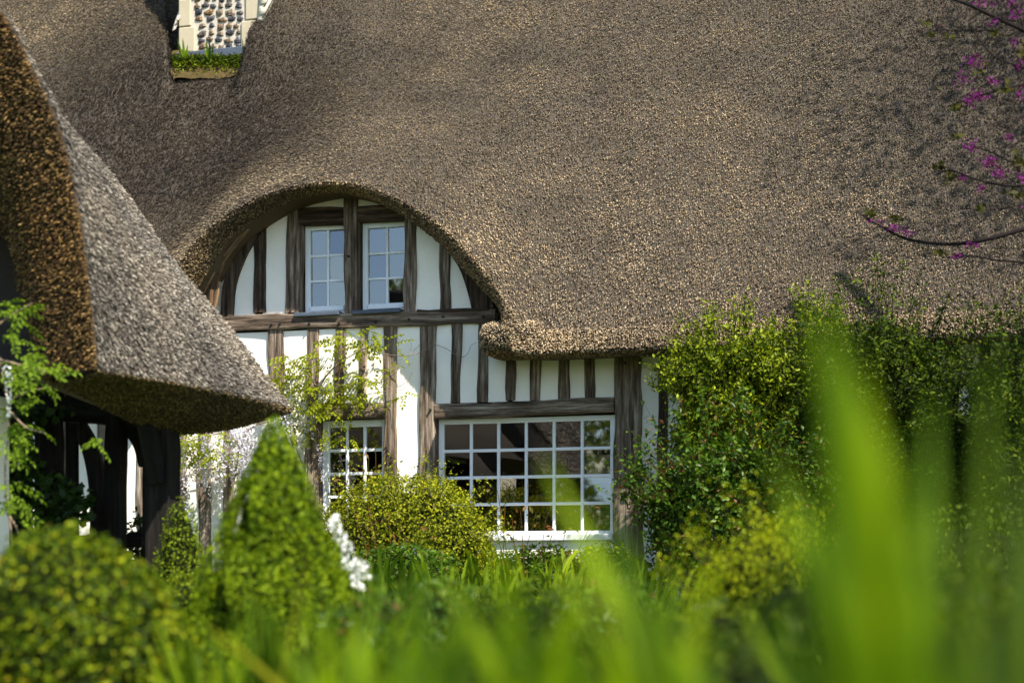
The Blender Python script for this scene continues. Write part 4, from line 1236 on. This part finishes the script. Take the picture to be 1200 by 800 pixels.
blade_plant('iris plant of blurred blades left of centre', 500, 2.8, [
    (494, 622, .03, 0, .055, .03), (425, 690, .5, 0, .05, .06), (555, 690, -.4, 0, .05, .05), (470, 660, .2, .1, .04, .03), (365, 720, .7, 0, .05, .06), (530, 720, -.2, -.2, .06, .05), (450, 710, .1, 0, .06, .04), (505, 680, -.25, .1, .05, .04), (480, 700, .35, .2, .05, .04), (410, 725, .3, .1, .05, .04), (440, 660, -.1, .3, .035, .03), (385, 755, -.2, -.1, .06, .04), (520, 660, .15, .3, .04, .03)])
blade_plant('iris plant with upright yellow blades at lower right', 960, 2.6, [
    (974, 680, .04, 0, .045, .02, 'blade_yellow'), (915, 700, .25, .1, .04, .04), (860, 690, .5, .2, .035, .05), (1035, 725, -.45, .1, .04, .04)])
blade_plant('low iris plant of broad blades at the bottom centre', 600, 2.3, [
    (540, 720, .3, 0, .05, .04), (610, 740, -.3, 0, .045, .04), (470, 765, .7, .1, .045, .06), (650, 765, -.7, .1, .045, .05)])
blade_plant('low iris plant of broad blades at the bottom right of centre', 770, 2.1, [
    (715, 690, .2, 0, .05, .04), (775, 700, -.12, 0, .04, .03), (680, 760, .6, .1, .045, .06), (835, 750, -.6, .1, .045, .05)])
blade_plant('iris plant of broad blades in the lower left of centre', 400, 3.4, [
    (372, 720, .15, 0, .04, .04), (440, 700, -.35, 0, .035, .05), (330, 750, .6, .1, .04, .06), (485, 715, -.75, .1, .035, .06), (398, 775, 0, -.1, .045, .04)])
blade_plant('slender iris plant in front of the yew cone', 350, 4.6, [
    (363, 640, -.22, 0, .018, .02, 'blade_yellow'), (382, 665, -.38, 0.1, .017, .03), (312, 690, .3, 0, .018, .05), (398, 730, .6, 0, .02, .06), (330, 700, .1, .1, .016, .02), (290, 735, .7, .1, .018, .07), (425, 700, -.7, .1, .018, .06)])
blade_plant('low iris plant between the dark mound and the cone', 262, 4.2, [
    (234, 730, .9, 0, .022, .16, 'blade_yellow'), (302, 745, -.4, 0, .018, .06), (270, 715, .1, .1, .016, .02), (225, 775, .6, 0, .018, .08)])

# ------------------------------------------------------------------ white flowers, blue flower
def flower_ball(c, r, n, petals=5):
    """ball of little four petalled flowers as leaf faces"""
    d = unit(rng.normal(size=(n, 3)))
    return c + d * r * rng.uniform(0.75, 1.0, (n, 1)), d
fp = thing('white_phlox', ground_pt(402, 9.6), 'stem of dense white flowers leaning out right of the yew cone', 'flower')
sp = []
for (px, py, r) in ((388, 618, 8), (393, 632, 10), (401, 641, 9), (394, 628, 8), (398, 652, 6), (396, 662, 7), (405, 664, 6), (412, 661, 10), (420, 664, 9), (417, 672, 8), (409, 676, 6), (411, 684, 6), (418, 688, 5), (426, 676, 4), (387, 608, 6), (383, 613, 6)):
    cc = at(px + 6, py, 9.6 + float(rng.normal(0, 0.04)))
    P, d = flower_ball(cc, r * 9.6 / F * 0.95, 34)
    leaves('flower_head', P, d, 0.019, M['white_petal'], fp, aspect=0.9, fold=0.1, jitter=0.3)
    sp.append((catmull([cc, at((px + 402) / 2, py + 18, 9.62), at(404, 720, 9.6)], 4), 0.003, 0.006))
    sp[-1] = (sp[-1][0], 0.0025, 0.005)
sp.append((catmull([at(404, 720, 9.6), ground_pt(402, 9.6)], 4), 0.006, 0.008))
tubes('stem', sp, M['grass'], fp, 5)
P = np.array([at(float(rng.uniform(385, 425)), float(rng.uniform(680, 760)), 9.6) for _ in range(50)])
leaves('foliage', P, np.tile([0, -.6, .6], (50, 1)), 0.09, M['grass'], fp, aspect=0.28)
for (px, py, dep, lab) in ((488, 648, 15.3, 'small pale blue iris flower below the round box ball'),):
    t = thing('iris_flower', ground_pt(px, dep), lab, 'flower')
    cc = at(px, py, dep)
    tubes('stem', [(catmull([ground_pt(px + 3, dep), cc - np.array([0, 0, .1]), cc], 4), 0.006, 0.004)], M['grass'], t, 5)
    P, d = flower_ball(cc, 0.03, 14)
    leaves('petal', P, d, 0.07, M['iris_petal'], t, aspect=0.7, jitter=0.3)

# ------------------------------------------------------------------ rose shoots with red young leaves in front of the windows
def rose_shoots(label, base_px, dep, tips, size=0.07):
    g = ground_pt(base_px, dep)
    t = thing('rose_shoots', g, label, 'rose bush', 'young rose shoots before the windows')
    st = []; LP = []; LN = []
    for tx, ty in tips:
        tip = at(tx, ty, dep + float(rng.normal(0, .05)))
        pts = catmull([g + rng.normal(0, .04, 3) * np.array([1, 1, 0]), (g + tip) / 2 + rng.normal(0, .05, 3), tip], 6)
        st.append((pts, 0.007, 0.003))
        for k in range(int(rng.integers(7, 11))):
            q = pts[-1 - int(rng.integers(0, 6))] + rng.normal(0, 0.05, 3)
            LP.append(q); LN.append([rng.normal(0, .5), -0.6, 0.7])
    tubes('stem', st, M['red_leaf'], t, 5)
    leaves('foliage', np.array(LP), np.array(LN), size, M['red_leaf'], t, aspect=0.5, jitter=0.5, droop=0.3)
rose_shoots('red leaved rose shoots rising before the small window', 430, 16.9, [(440, 523), (410, 545), (468, 548), (395, 560), (425, 552), (380, 562), (452, 540), (432, 535)])
rose_shoots('bronze leaved rose shoots before the wide window sill', 610, 16.6, [(583, 574), (592, 584), (610, 598), (640, 605), (600, 606), (665, 608), (628, 600), (700, 600), (575, 590), (655, 600)])
rose_shoots('bronze rose shoots woven over the round box ball', 450, 15.4, [(430, 585), (455, 600), (440, 615), (470, 612), (415, 600), (490, 618), (425, 625), (505, 605)], 0.06)

# ------------------------------------------------------------------ wisteria
def pinnate(n=9, L=0.20, lw=0.018, ll=0.055):
    V = []; f = []
    def leaflet(c, d, up, s=1.0):
        o = len(V); side = np.cross(d, up)
        V.extend([c, c + d * ll * .5 * s + side * lw * s + up * .006, c + d * ll * s - up * .008, c + d * ll * .5 * s - side * lw * s + up * .006])
        f.extend([(o, o + 2, o + 1), (o, o + 3, o + 2)])
    up = np.array([0, 0, 1.0])
    pts = []
    for i in range(n // 2):
        t = (i + 1) / (n // 2 + 0.5)
        c = np.array([L * t, 0, -0.25 * L * t * t]); pts.append(c)
        for s_ in (-1, 1):
            d = unit(np.array([0.55, s_ * 0.8, -0.35 + rng.normal(0, .2)]))
            leaflet(c, d, unit(up - d * d[2]), rng.uniform(.8, 1.1))
    leaflet(np.array([L, 0, -.25 * L]), unit(np.array([1, 0, -.6])), unit(np.array([.5, 0, .8])))
    v, q = tube_data(np.vstack([[0, 0, 0], pts, [L, 0, -.25 * L]]), 0.0018, 0.001, 3)
    o = len(V); V.extend(v); f2 = [tuple(i + o for i in a) for a in q]
    me = bpy.data.meshes.new('leaf'); me.from_pydata([tuple(map(float, v)) for v in V], [], f + f2)
    return me
def leaf_meshes(mat, **kw):
    out = []
    for _ in range(5):
        me = pinnate(**kw); me.materials.append(mat); out.append(me)
    return out
WL = leaf_meshes(M['wisteria_leaf'])
CL = leaf_meshes(M['climber_leaf'], n=11, L=0.24, lw=0.016, ll=0.06)
def place_leaf(meshes, p, parent, yaw=None, sc=1.0):
    yaw = float(rng.uniform(0, 6.28)) if yaw is None else yaw
    wm = Matrix.Translation(Vector(p)) @ Matrix.Rotation(yaw, 4, 'Z') @ Matrix.Rotation(float(rng.normal(0.15, 0.4)), 4, 'Y') @ Matrix.Rotation(float(rng.normal(0, 0.5)), 4, 'X') @ Matrix.Scale(sc * float(rng.uniform(.75, 1.15)), 4)
    link(bpy.data.objects.new('leaf', meshes[int(rng.integers(len(meshes)))]), parent, wm)
def raceme(p, L, parent, n=46, r=0.045, mat='lilac'):
    t = rng.uniform(0, 1, n)
    a = rng.uniform(0, 6.28, n); rr = r * (1 - 0.75 * t) * rng.uniform(.5, 1, n)
    P = np.array(p) + np.stack([np.cos(a) * rr, np.sin(a) * rr, -t * L], -1)
    d = np.stack([np.cos(a), np.sin(a), np.full(n, -.2)], -1)
    leaves('flower_raceme', P, d, 0.026, M[mat], parent, aspect=0.75, jitter=0.5)
wis = thing('wisteria', on_y(352, 660, -0.2) * np.array([1, 1, 0]), 'yellow green wisteria climbing the sunlit wall above the small window', 'climbing plant')
def wp(px, py, off=0.18): return on_y(px, py, -off)
paths = [([(350, 690), (354, 610), (357, 550), (362, 500), (374, 455), (392, 430), (418, 413), (442, 402)], .020, .004),
         ([(374, 455), (352, 432), (338, 420), (331, 412)], .008, .003), ([(362, 500), (385, 470), (412, 452), (440, 448), (470, 457), (483, 436)], .008, .002),
         ([(442, 402), (450, 414), (480, 416.5), (500, 409), (507, 404), (520, 407), (540, 418), (548, 414), (552, 405), (558, 401)], .004, .002),
         ([(374, 455), (392, 468), (430, 462), (462, 458), (472, 470)], .006, .002), ([(480, 416), (482, 402), (478, 399)], .002, .001), ([(440, 448), (452, 435), (470, 425)], .004, .002),
         ([(357, 550), (345, 520), (335, 500), (322, 480)], .008, .003), ([(392, 430), (405, 415), (408, 402), (420, 395)], .004, .002), ([(480, 416), (495, 400), (504, 385)], .0025, .001)]
tubes('stem', [(catmull([wp(a, b, 0.12 + 0.06 * math.sin(a)) for a, b in pts], 6), r0, r1) for pts, r0, r1 in paths], M['vine'], wis, 5)
clusters = [(338, 428, 12, 8, 9), (350, 440, 16, 12, 12), (372, 420, 10, 8, 8), (395, 400, 14, 8, 10), (420, 397, 14, 8, 11), (432, 410, 10, 8, 8), (365, 462, 18, 14, 16), (385, 478, 22, 12, 16), (400, 450, 22, 12, 12), (425, 440, 14, 10, 8), (462, 432, 5, 8, 4), (345, 480, 14, 18, 14), (352, 505, 12, 12, 9), (430, 465, 10, 8, 6), (395, 512, 12, 8, 6), (473, 462, 4, 6, 3), (330, 450, 10, 14, 9), (448, 400, 6, 4, 3), (340, 510, 9, 10, 7), (460, 405, 6, 4, 2)]
for cx, cy, sx, sy, n in clusters:
    for _ in range(int(n * 1.6)):
        px, py = rng.normal(cx, sx * .7), rng.normal(cy, sy * .7)
        place_leaf(WL, wp(px, py, float(rng.uniform(.10, .42))), wis, float(rng.uniform(-3.5, 0.4)), 0.95)
for px, py in ((362, 478), (358, 495), (366, 486), (352, 470), (375, 520), (378, 535)):
    raceme(wp(px, py, 0.25), 0.26, wis, 40, .04)
# second wisteria, in flower, between the porch and the yew cone
wis2 = thing('wisteria', on_y(262, 660, -0.2) * np.array([1, 1, 0]), 'wisteria with hanging pale lilac racemes between porch post and yew cone', 'climbing plant')
tubes('stem', [(catmull([wp(a, b, .3) for a, b in q], 6), r0, r1) for q, r0, r1 in [
    ([(262, 680), (268, 600), (274, 560), (283, 520), (296, 500), (330, 490)], .022, .008), ([(283, 520), (262, 508), (240, 512), (215, 520)], .012, .004), ([(274, 560), (292, 540), (312, 512)], .009, .003), ([(296, 500), (318, 485), (345, 480)], .007, .003)]], M['vine'], wis2, 5)
for _ in range(60):
    place_leaf(WL, wp(float(rng.uniform(205, 262)), float(rng.normal(520, 9)), float(rng.uniform(.2, .7))), wis2, float(rng.uniform(-3.5, .4)), 1.0)
for _ in range(26):
    place_leaf(WL, wp(float(rng.uniform(240, 335)), float(rng.normal(540, 14)), float(rng.uniform(.2, .6))), wis2, float(rng.uniform(-3.5, .4)), .9)
for _ in range(100):
    px = float(rng.uniform(206, 345)); py = float(rng.normal(540 - (px - 206) * .32, 16))
    raceme(wp(px, py, float(rng.uniform(.15, .7))), float(rng.uniform(.22, .42)), wis2, 60, .055)

# climber on the porch
cl = thing('climber', ground_pt(15, 11.6), 'climbing plant with fresh feathered leaves hanging from the left porch eave', 'climbing plant')
cs = [[(10, 720), (14, 640), (6, 560), (10, 480), (-5, 400), (-12, 340)], [(-5, 420), (25, 428), (55, 436)], [(-8, 385), (15, 368), (38, 355)], [(8, 470), (28, 460), (50, 455)], [(10, 480), (30, 500), (55, 508)], [(8, 600), (20, 620), (22, 640)]]
tubes('stem', [(catmull([at(a, b, 11.6) for a, b in q], 6), .010, .003) for q in cs], M['vine'], cl, 5)
for cx, cy, sx, sy, n in ((12, 360, 14, 8, 9), (24, 365, 12, 6, 5), (8, 395, 8, 6, 4), (28, 418, 16, 6, 9), (45, 428, 12, 6, 8), (20, 440, 12, 10, 9), (45, 455, 10, 8, 6), (10, 480, 12, 12, 10), (25, 500, 14, 8, 10), (10, 520, 10, 8, 7), (112, 516, 8, 3, 3), (20, 600, 12, 16, 10), (22, 630, 12, 12, 8), (8, 570, 8, 12, 6)):
    for _ in range(n):
        place_leaf(CL, at(float(rng.normal(cx, sx * .6)), float(rng.normal(cy, sy * .6)), 11.6 + float(rng.uniform(-.25, .25))), cl, float(rng.normal(-.4, .9)), .85)
raceme(at(10, 428, 11.5), 0.34, cl, 60, .04, 'white_petal')
iv = thing('ivy', ground_pt(60, 13.8), 'dark ivy covering the shaded side of the porch', 'climbing plant')
P = np.stack([at(float(a), float(b), 13.75 + float(d)) for a, b, d in zip(rng.uniform(-30, 112, 3000), rng.uniform(478, 700, 3000), rng.normal(0, .12, 3000))])
keepi = [i for i, p in enumerate(P) if project(p)[0] < 62 + 40 * math.sin(project(p)[1] * .045) + 20 * rng.uniform()]
leaves('foliage', P[keepi], np.tile([.2, -.8, .4], (len(keepi), 1)), 0.07, M['ivy'], iv, aspect=.8, jitter=.5)
tubes('stem', [(catmull([at(40 + 6 * k, 700, 13.85), at(30 + 14 * k, 600, 13.85), at(36 + 9 * k, 490, 13.85)], 5), .012, .005) for k in range(4)], M['bark_dark'], iv, 5)

c = ground_pt(165, 14.9); c[2] = 0.6
ellipsoid_shrub('fern_mound', c, (.28, .25, .7), 2500, 0.06, M['ivy'], 'upright dark leafy plant beside the main porch post', 'plant', 56, lump=.3, freq=6, thick=.25, core=.5, aspect=.45)
c = ground_pt(112, 14.6); c[2] = 0.55
ellipsoid_shrub('fern_mound', c, (.55, .3, .62), 4000, 0.06, M['ivy'], 'dark leafy plant in the shade under the porch arches', 'plant', 55, lump=.25, freq=6, thick=.25, core=.6, aspect=.45)

# ------------------------------------------------------------------ plants on the roof by the chimney
def roof_plant(label, spots, mat='blade'):
    p0 = on_y(spots[0][0], spots[0][1], YC - 0.2)
    t = thing('roof_iris', p0, label, 'plant', 'small plants in the soil pocket by the chimney')
    for (bx_, by_, tx, ty, w) in spots:
        b = on_y(bx_, by_, YC - .22); tip = on_y(tx, ty, YC - .25)
        v, f = blade_data(b, tip, w, .03, 6, float(rng.normal(0.3, .4)))
        mesh_obj('leaf_blade', np_mesh('leaf_blade', v, np.array(f), True), M[mat], t)
roof_plant('spiky iris tuft at the left foot of the chimney', [(215, 72, 207, 45, .04), (216, 72, 214, 44, .04), (217, 72, 220, 52, .035), (215, 72, 211, 56, .03), (218, 72, 221, 58, .03)])
roof_plant('leafy green sprig in front of the flint panel', [(246, 78, 245, 42, .04), (247, 78, 241, 48, .05), (247, 78, 250, 50, .04), (248, 80, 248, 62, .035), (246, 74, 239, 56, .04)])
roof_plant('single forked iris shoot right of the sprig by the chimney', [(262, 82, 261, 64, .04), (262, 82, 264, 72, .03), (262, 82, 258, 73, .025)])
roof_plant('thin iris shoot at the right foot of the chimney', [(285, 66, 284, 45, .03), (285, 66, 287, 54, .02)])
ms = thing('roof_moss', on_y(240, 70, YC - .2), 'dark green sedum and moss along the chimney foot', 'plant')
P = np.array([on_y(float(a), float(b), YC - .20 + float(d)) for a, b, d in zip(rng.uniform(201, 288, 1500), rng.normal(69, 2.6, 1500), rng.normal(0, .05, 1500))])
leaves('foliage', P, np.tile([0, -.6, .7], (1500, 1)), .05, M['shrub_dark'], ms, aspect=.4)
P = np.array([on_y(float(a), float(b), YB + 0.03 + float(d)) for a, b, d in zip(rng.uniform(202, 284, 900), rng.uniform(71, 91, 900), rng.normal(0, .03, 900))])
leaves('tufts', P, np.tile([0, -.6, .7], (900, 1)), .045, M['shrub_olive'], ms, aspect=.35)

# ------------------------------------------------------------------ redbud tree at the right
rb = thing('redbud_tree', ground_pt(1420, 13.6), 'redbud tree with magenta blossom on thin dark branches at the upper right', 'tree')
tb = ground_pt(1420, 13.6)
def rp(px, py, dd=0.0): return at(px, py, 13.6 + dd)
tubes('trunk', [(catmull([tb, rp(1410, 500), rp(1385, 380), rp(1375, 250), rp(1390, 120), rp(1380, -60), rp(1400, -250), rp(1420, -480)], 6), .13, .04)], M['bark_dark'], rb, 8)
br = [([(1382, 350), (1300, 235), (1240, 255), (1200, 268), (1150, 282), (1105, 286), (1060, 279), (1030, 264), (1012, 254)], .022, .004),
      ([(1300, 235), (1240, 300), (1180, 306), (1140, 300), (1105, 302)], .010, .003),
      ([(1375, 250), (1290, 120), (1240, 55), (1200, 36), (1165, 20), (1130, 4), (1095, -6)], .02, .006),
      ([(1290, 120), (1240, 98), (1195, 100), (1150, 112), (1118, 122)], .010, .003),
      ([(1240, 98), (1200, 80), (1165, 66), (1135, 30)], .008, .003), ([(1165, 36), (1130, 36), (1110, 36), (1088, 28)], .004, .002),
      ([(1376, 280), (1290, 205), (1240, 212), (1190, 218), (1150, 212), (1115, 200), (1098, 204)], .013, .003),
      ([(1290, 205), (1240, 190), (1195, 192), (1160, 178), (1130, 168)], .008, .002), ([(1200, 36), (1190, 10), (1160, -20)], .007, .003),
      ([(1240, 212), (1200, 238), (1160, 246), (1125, 244)], .006, .002), ([(1240, 98), (1205, 130), (1180, 150), (1165, 140)], .006, .002), ([(1250, 150), (1205, 160), (1185, 172)], .006, .002)]
for q, r0, r1 in br:
    tubes('branch', [(catmull([rp(a, b, .35 * math.sin(a * .02)) for a, b in q], 6), r0 * 1.4, r1 * 1.6)], M['bark_dark'], rb, 5)
tw = []
for q, r0, r1 in br:
    c_ = catmull([rp(a, b, .35 * math.sin(a * .02)) for a, b in q], 6)
    for k in range(2, len(c_) - 1):
        if project(c_[k])[0] < 1240 and rng.uniform() < 0.95:
            dv = rgt * rng.normal(-0.5, 0.5) + upv * rng.normal(0.1, 0.7) + fwd * rng.normal(0, .3)
            L0 = rng.uniform(0.08, 0.36)
            tw.append((catmull([c_[k], c_[k] + dv * L0 * .5 + rng.normal(0, .012, 3), c_[k] + dv * L0], 3), .0035, .0015))
tag(tubes('twigs', tw, M['bark_dark'], rb, 4), kind='stuff')
P = []; L_ = []
for (cx, cy, sx, sy, n) in ((1128, 95, 10, 8, 40), (1148, 112, 10, 6, 60), (1136, 118, 6, 5, 40), (1142, 72, 10, 7, 45), (1195, 75, 8, 7, 25), (1165, 95, 8, 5, 25), (1137, 172, 8, 6, 45), (1160, 190, 8, 8, 60), (1172, 202, 6, 6, 40), (1198, 205, 5, 8, 30), (1127, 208, 4, 3, 16), (1150, 222, 4, 4, 16), (1048, 268, 9, 4, 40), (1065, 273, 8, 4, 25), (1018, 258, 4, 3, 10), (1034, 258, 4, 3, 10), (1122, 300, 8, 3, 30), (1140, 286, 8, 4, 24), (1185, 0, 14, 8, 50), (1190, 16, 8, 6, 25), (1165, 25, 7, 5, 20), (1190, 50, 6, 6, 20), (1195, 110, 5, 6, 20), (1182, 160, 4, 3, 12), (1100, 32, 6, 3, 8), (1150, 4, 8, 4, 18), (1205, 140, 6, 8, 20), (1205, 245, 6, 6, 14)):
    for _ in range(int(n * 1.7)): P.append(rp(rng.normal(cx, sx * .6), rng.normal(cy, sy * .6), .35 * math.sin(cx * .02) + rng.normal(0, .06)))
for (cx, cy, sx, sy, n) in ((1087, 27, 6, 3, 14), (1092, 40, 5, 3, 12), (1112, 44, 6, 3, 10), (1120, 125, 6, 5, 14), (1098, 102, 5, 2, 5), (1122, 158, 6, 4, 12), (1100, 196, 6, 4, 14), (1115, 208, 8, 6, 20), (1150, 244, 5, 4, 12), (1020, 250, 7, 4, 18), (1050, 256, 8, 4, 18), (1102, 297, 8, 3, 12), (1165, 40, 8, 5, 12), (1180, 105, 9, 6, 14), (1195, 190, 9, 9, 20), (1150, 85, 8, 8, 10), (1198, 60, 9, 9, 18), (1190, 225, 9, 6, 12)):
    for _ in range(n): L_.append(rp(rng.normal(cx, sx * .6), rng.normal(cy, sy * .6), .35 * math.sin(cx * .02) + rng.normal(0, .06)))
leaves('blossom', np.array(P), np.tile([0, -.5, .4], (len(P), 1)), .023, M['magenta'], rb, aspect=.7, jitter=1.0)
leaves('young_leaves', np.array(L_), np.tile([0, -.5, .6], (len(L_), 1)), .055, M['redbud_leaf'], rb, aspect=.8, jitter=.7)
# unseen crown beyond the frame, enlarged and placed to shade the right thatch
fl = Field(3.0, 12, 91)
cen = np.array(rp(1440, -560)) + np.array([2.9, 1.5, 1.6]); 
d = unit(rng.normal(size=(9000, 3))); rad = (np.cbrt(rng.uniform(0.15, 1, 9000))) * (1 + .25 * fl(d * 1.5))
P = cen + d * np.array([3.0, 2.8, 3.1]) * rad[:, None]
px, py, dep = project(P)
keep = (fl(P * .9) > -0.35) & ((px > 1225) | (py < -25))
leaves('crown', P[keep], d[keep], .08, M['redbud_leaf'], rb, aspect=.8, jitter=1.0)

# ------------------------------------------------------------------ garden trees behind the camera (mirrored in the window panes)
specs = [(-6, -40, 6.5, 2.8), (-11, -43, 7.5, 3.2), (-15.5, -39, 6.0, 2.6), (-20, -44, 8.0, 3.3), (-25, -41, 6.5, 2.9), (-2, -45, 7.0, 3.0), (-29, -46, 7.5, 3.4)]
labs = ['broad garden tree mirrored at the right of the wide window', 'tall round garden tree mirrored in the wide window', 'low garden tree mirrored at the left of the wide window', 'tallest garden tree mirrored in the small window', 'garden tree mirrored at the left edge of the small window', 'garden tree standing at the right end of the row beyond the lawn', 'garden tree standing at the left end of the row beyond the lawn']
for i, ((x, y, h, r), lab) in enumerate(zip(specs, labs)):
    t = thing('garden_tree', (x, y, 0), lab, 'tree', 'trees beyond the lawn seen in the glass')
    tubes('trunk', [(catmull([(x, y, -.1), (x + .1, y, h * .3), (x - .1, y + .1, h * .75)], 5), .22, .08)], M['bark'], t, 7)
    fl = Field(4, 12, 200 + i)
    n = 5000
    d = unit(rng.normal(size=(n, 3))); rad = np.cbrt(rng.uniform(.2, 1, n)) * (1 + .25 * fl(d))
    P = np.array([x, y, h * .58]) + d * np.array([r, r, h * .42]) * rad[:, None]
    leaves('crown', P, d, .28, M['tree_leaf'], t, aspect=.7, jitter=.8)
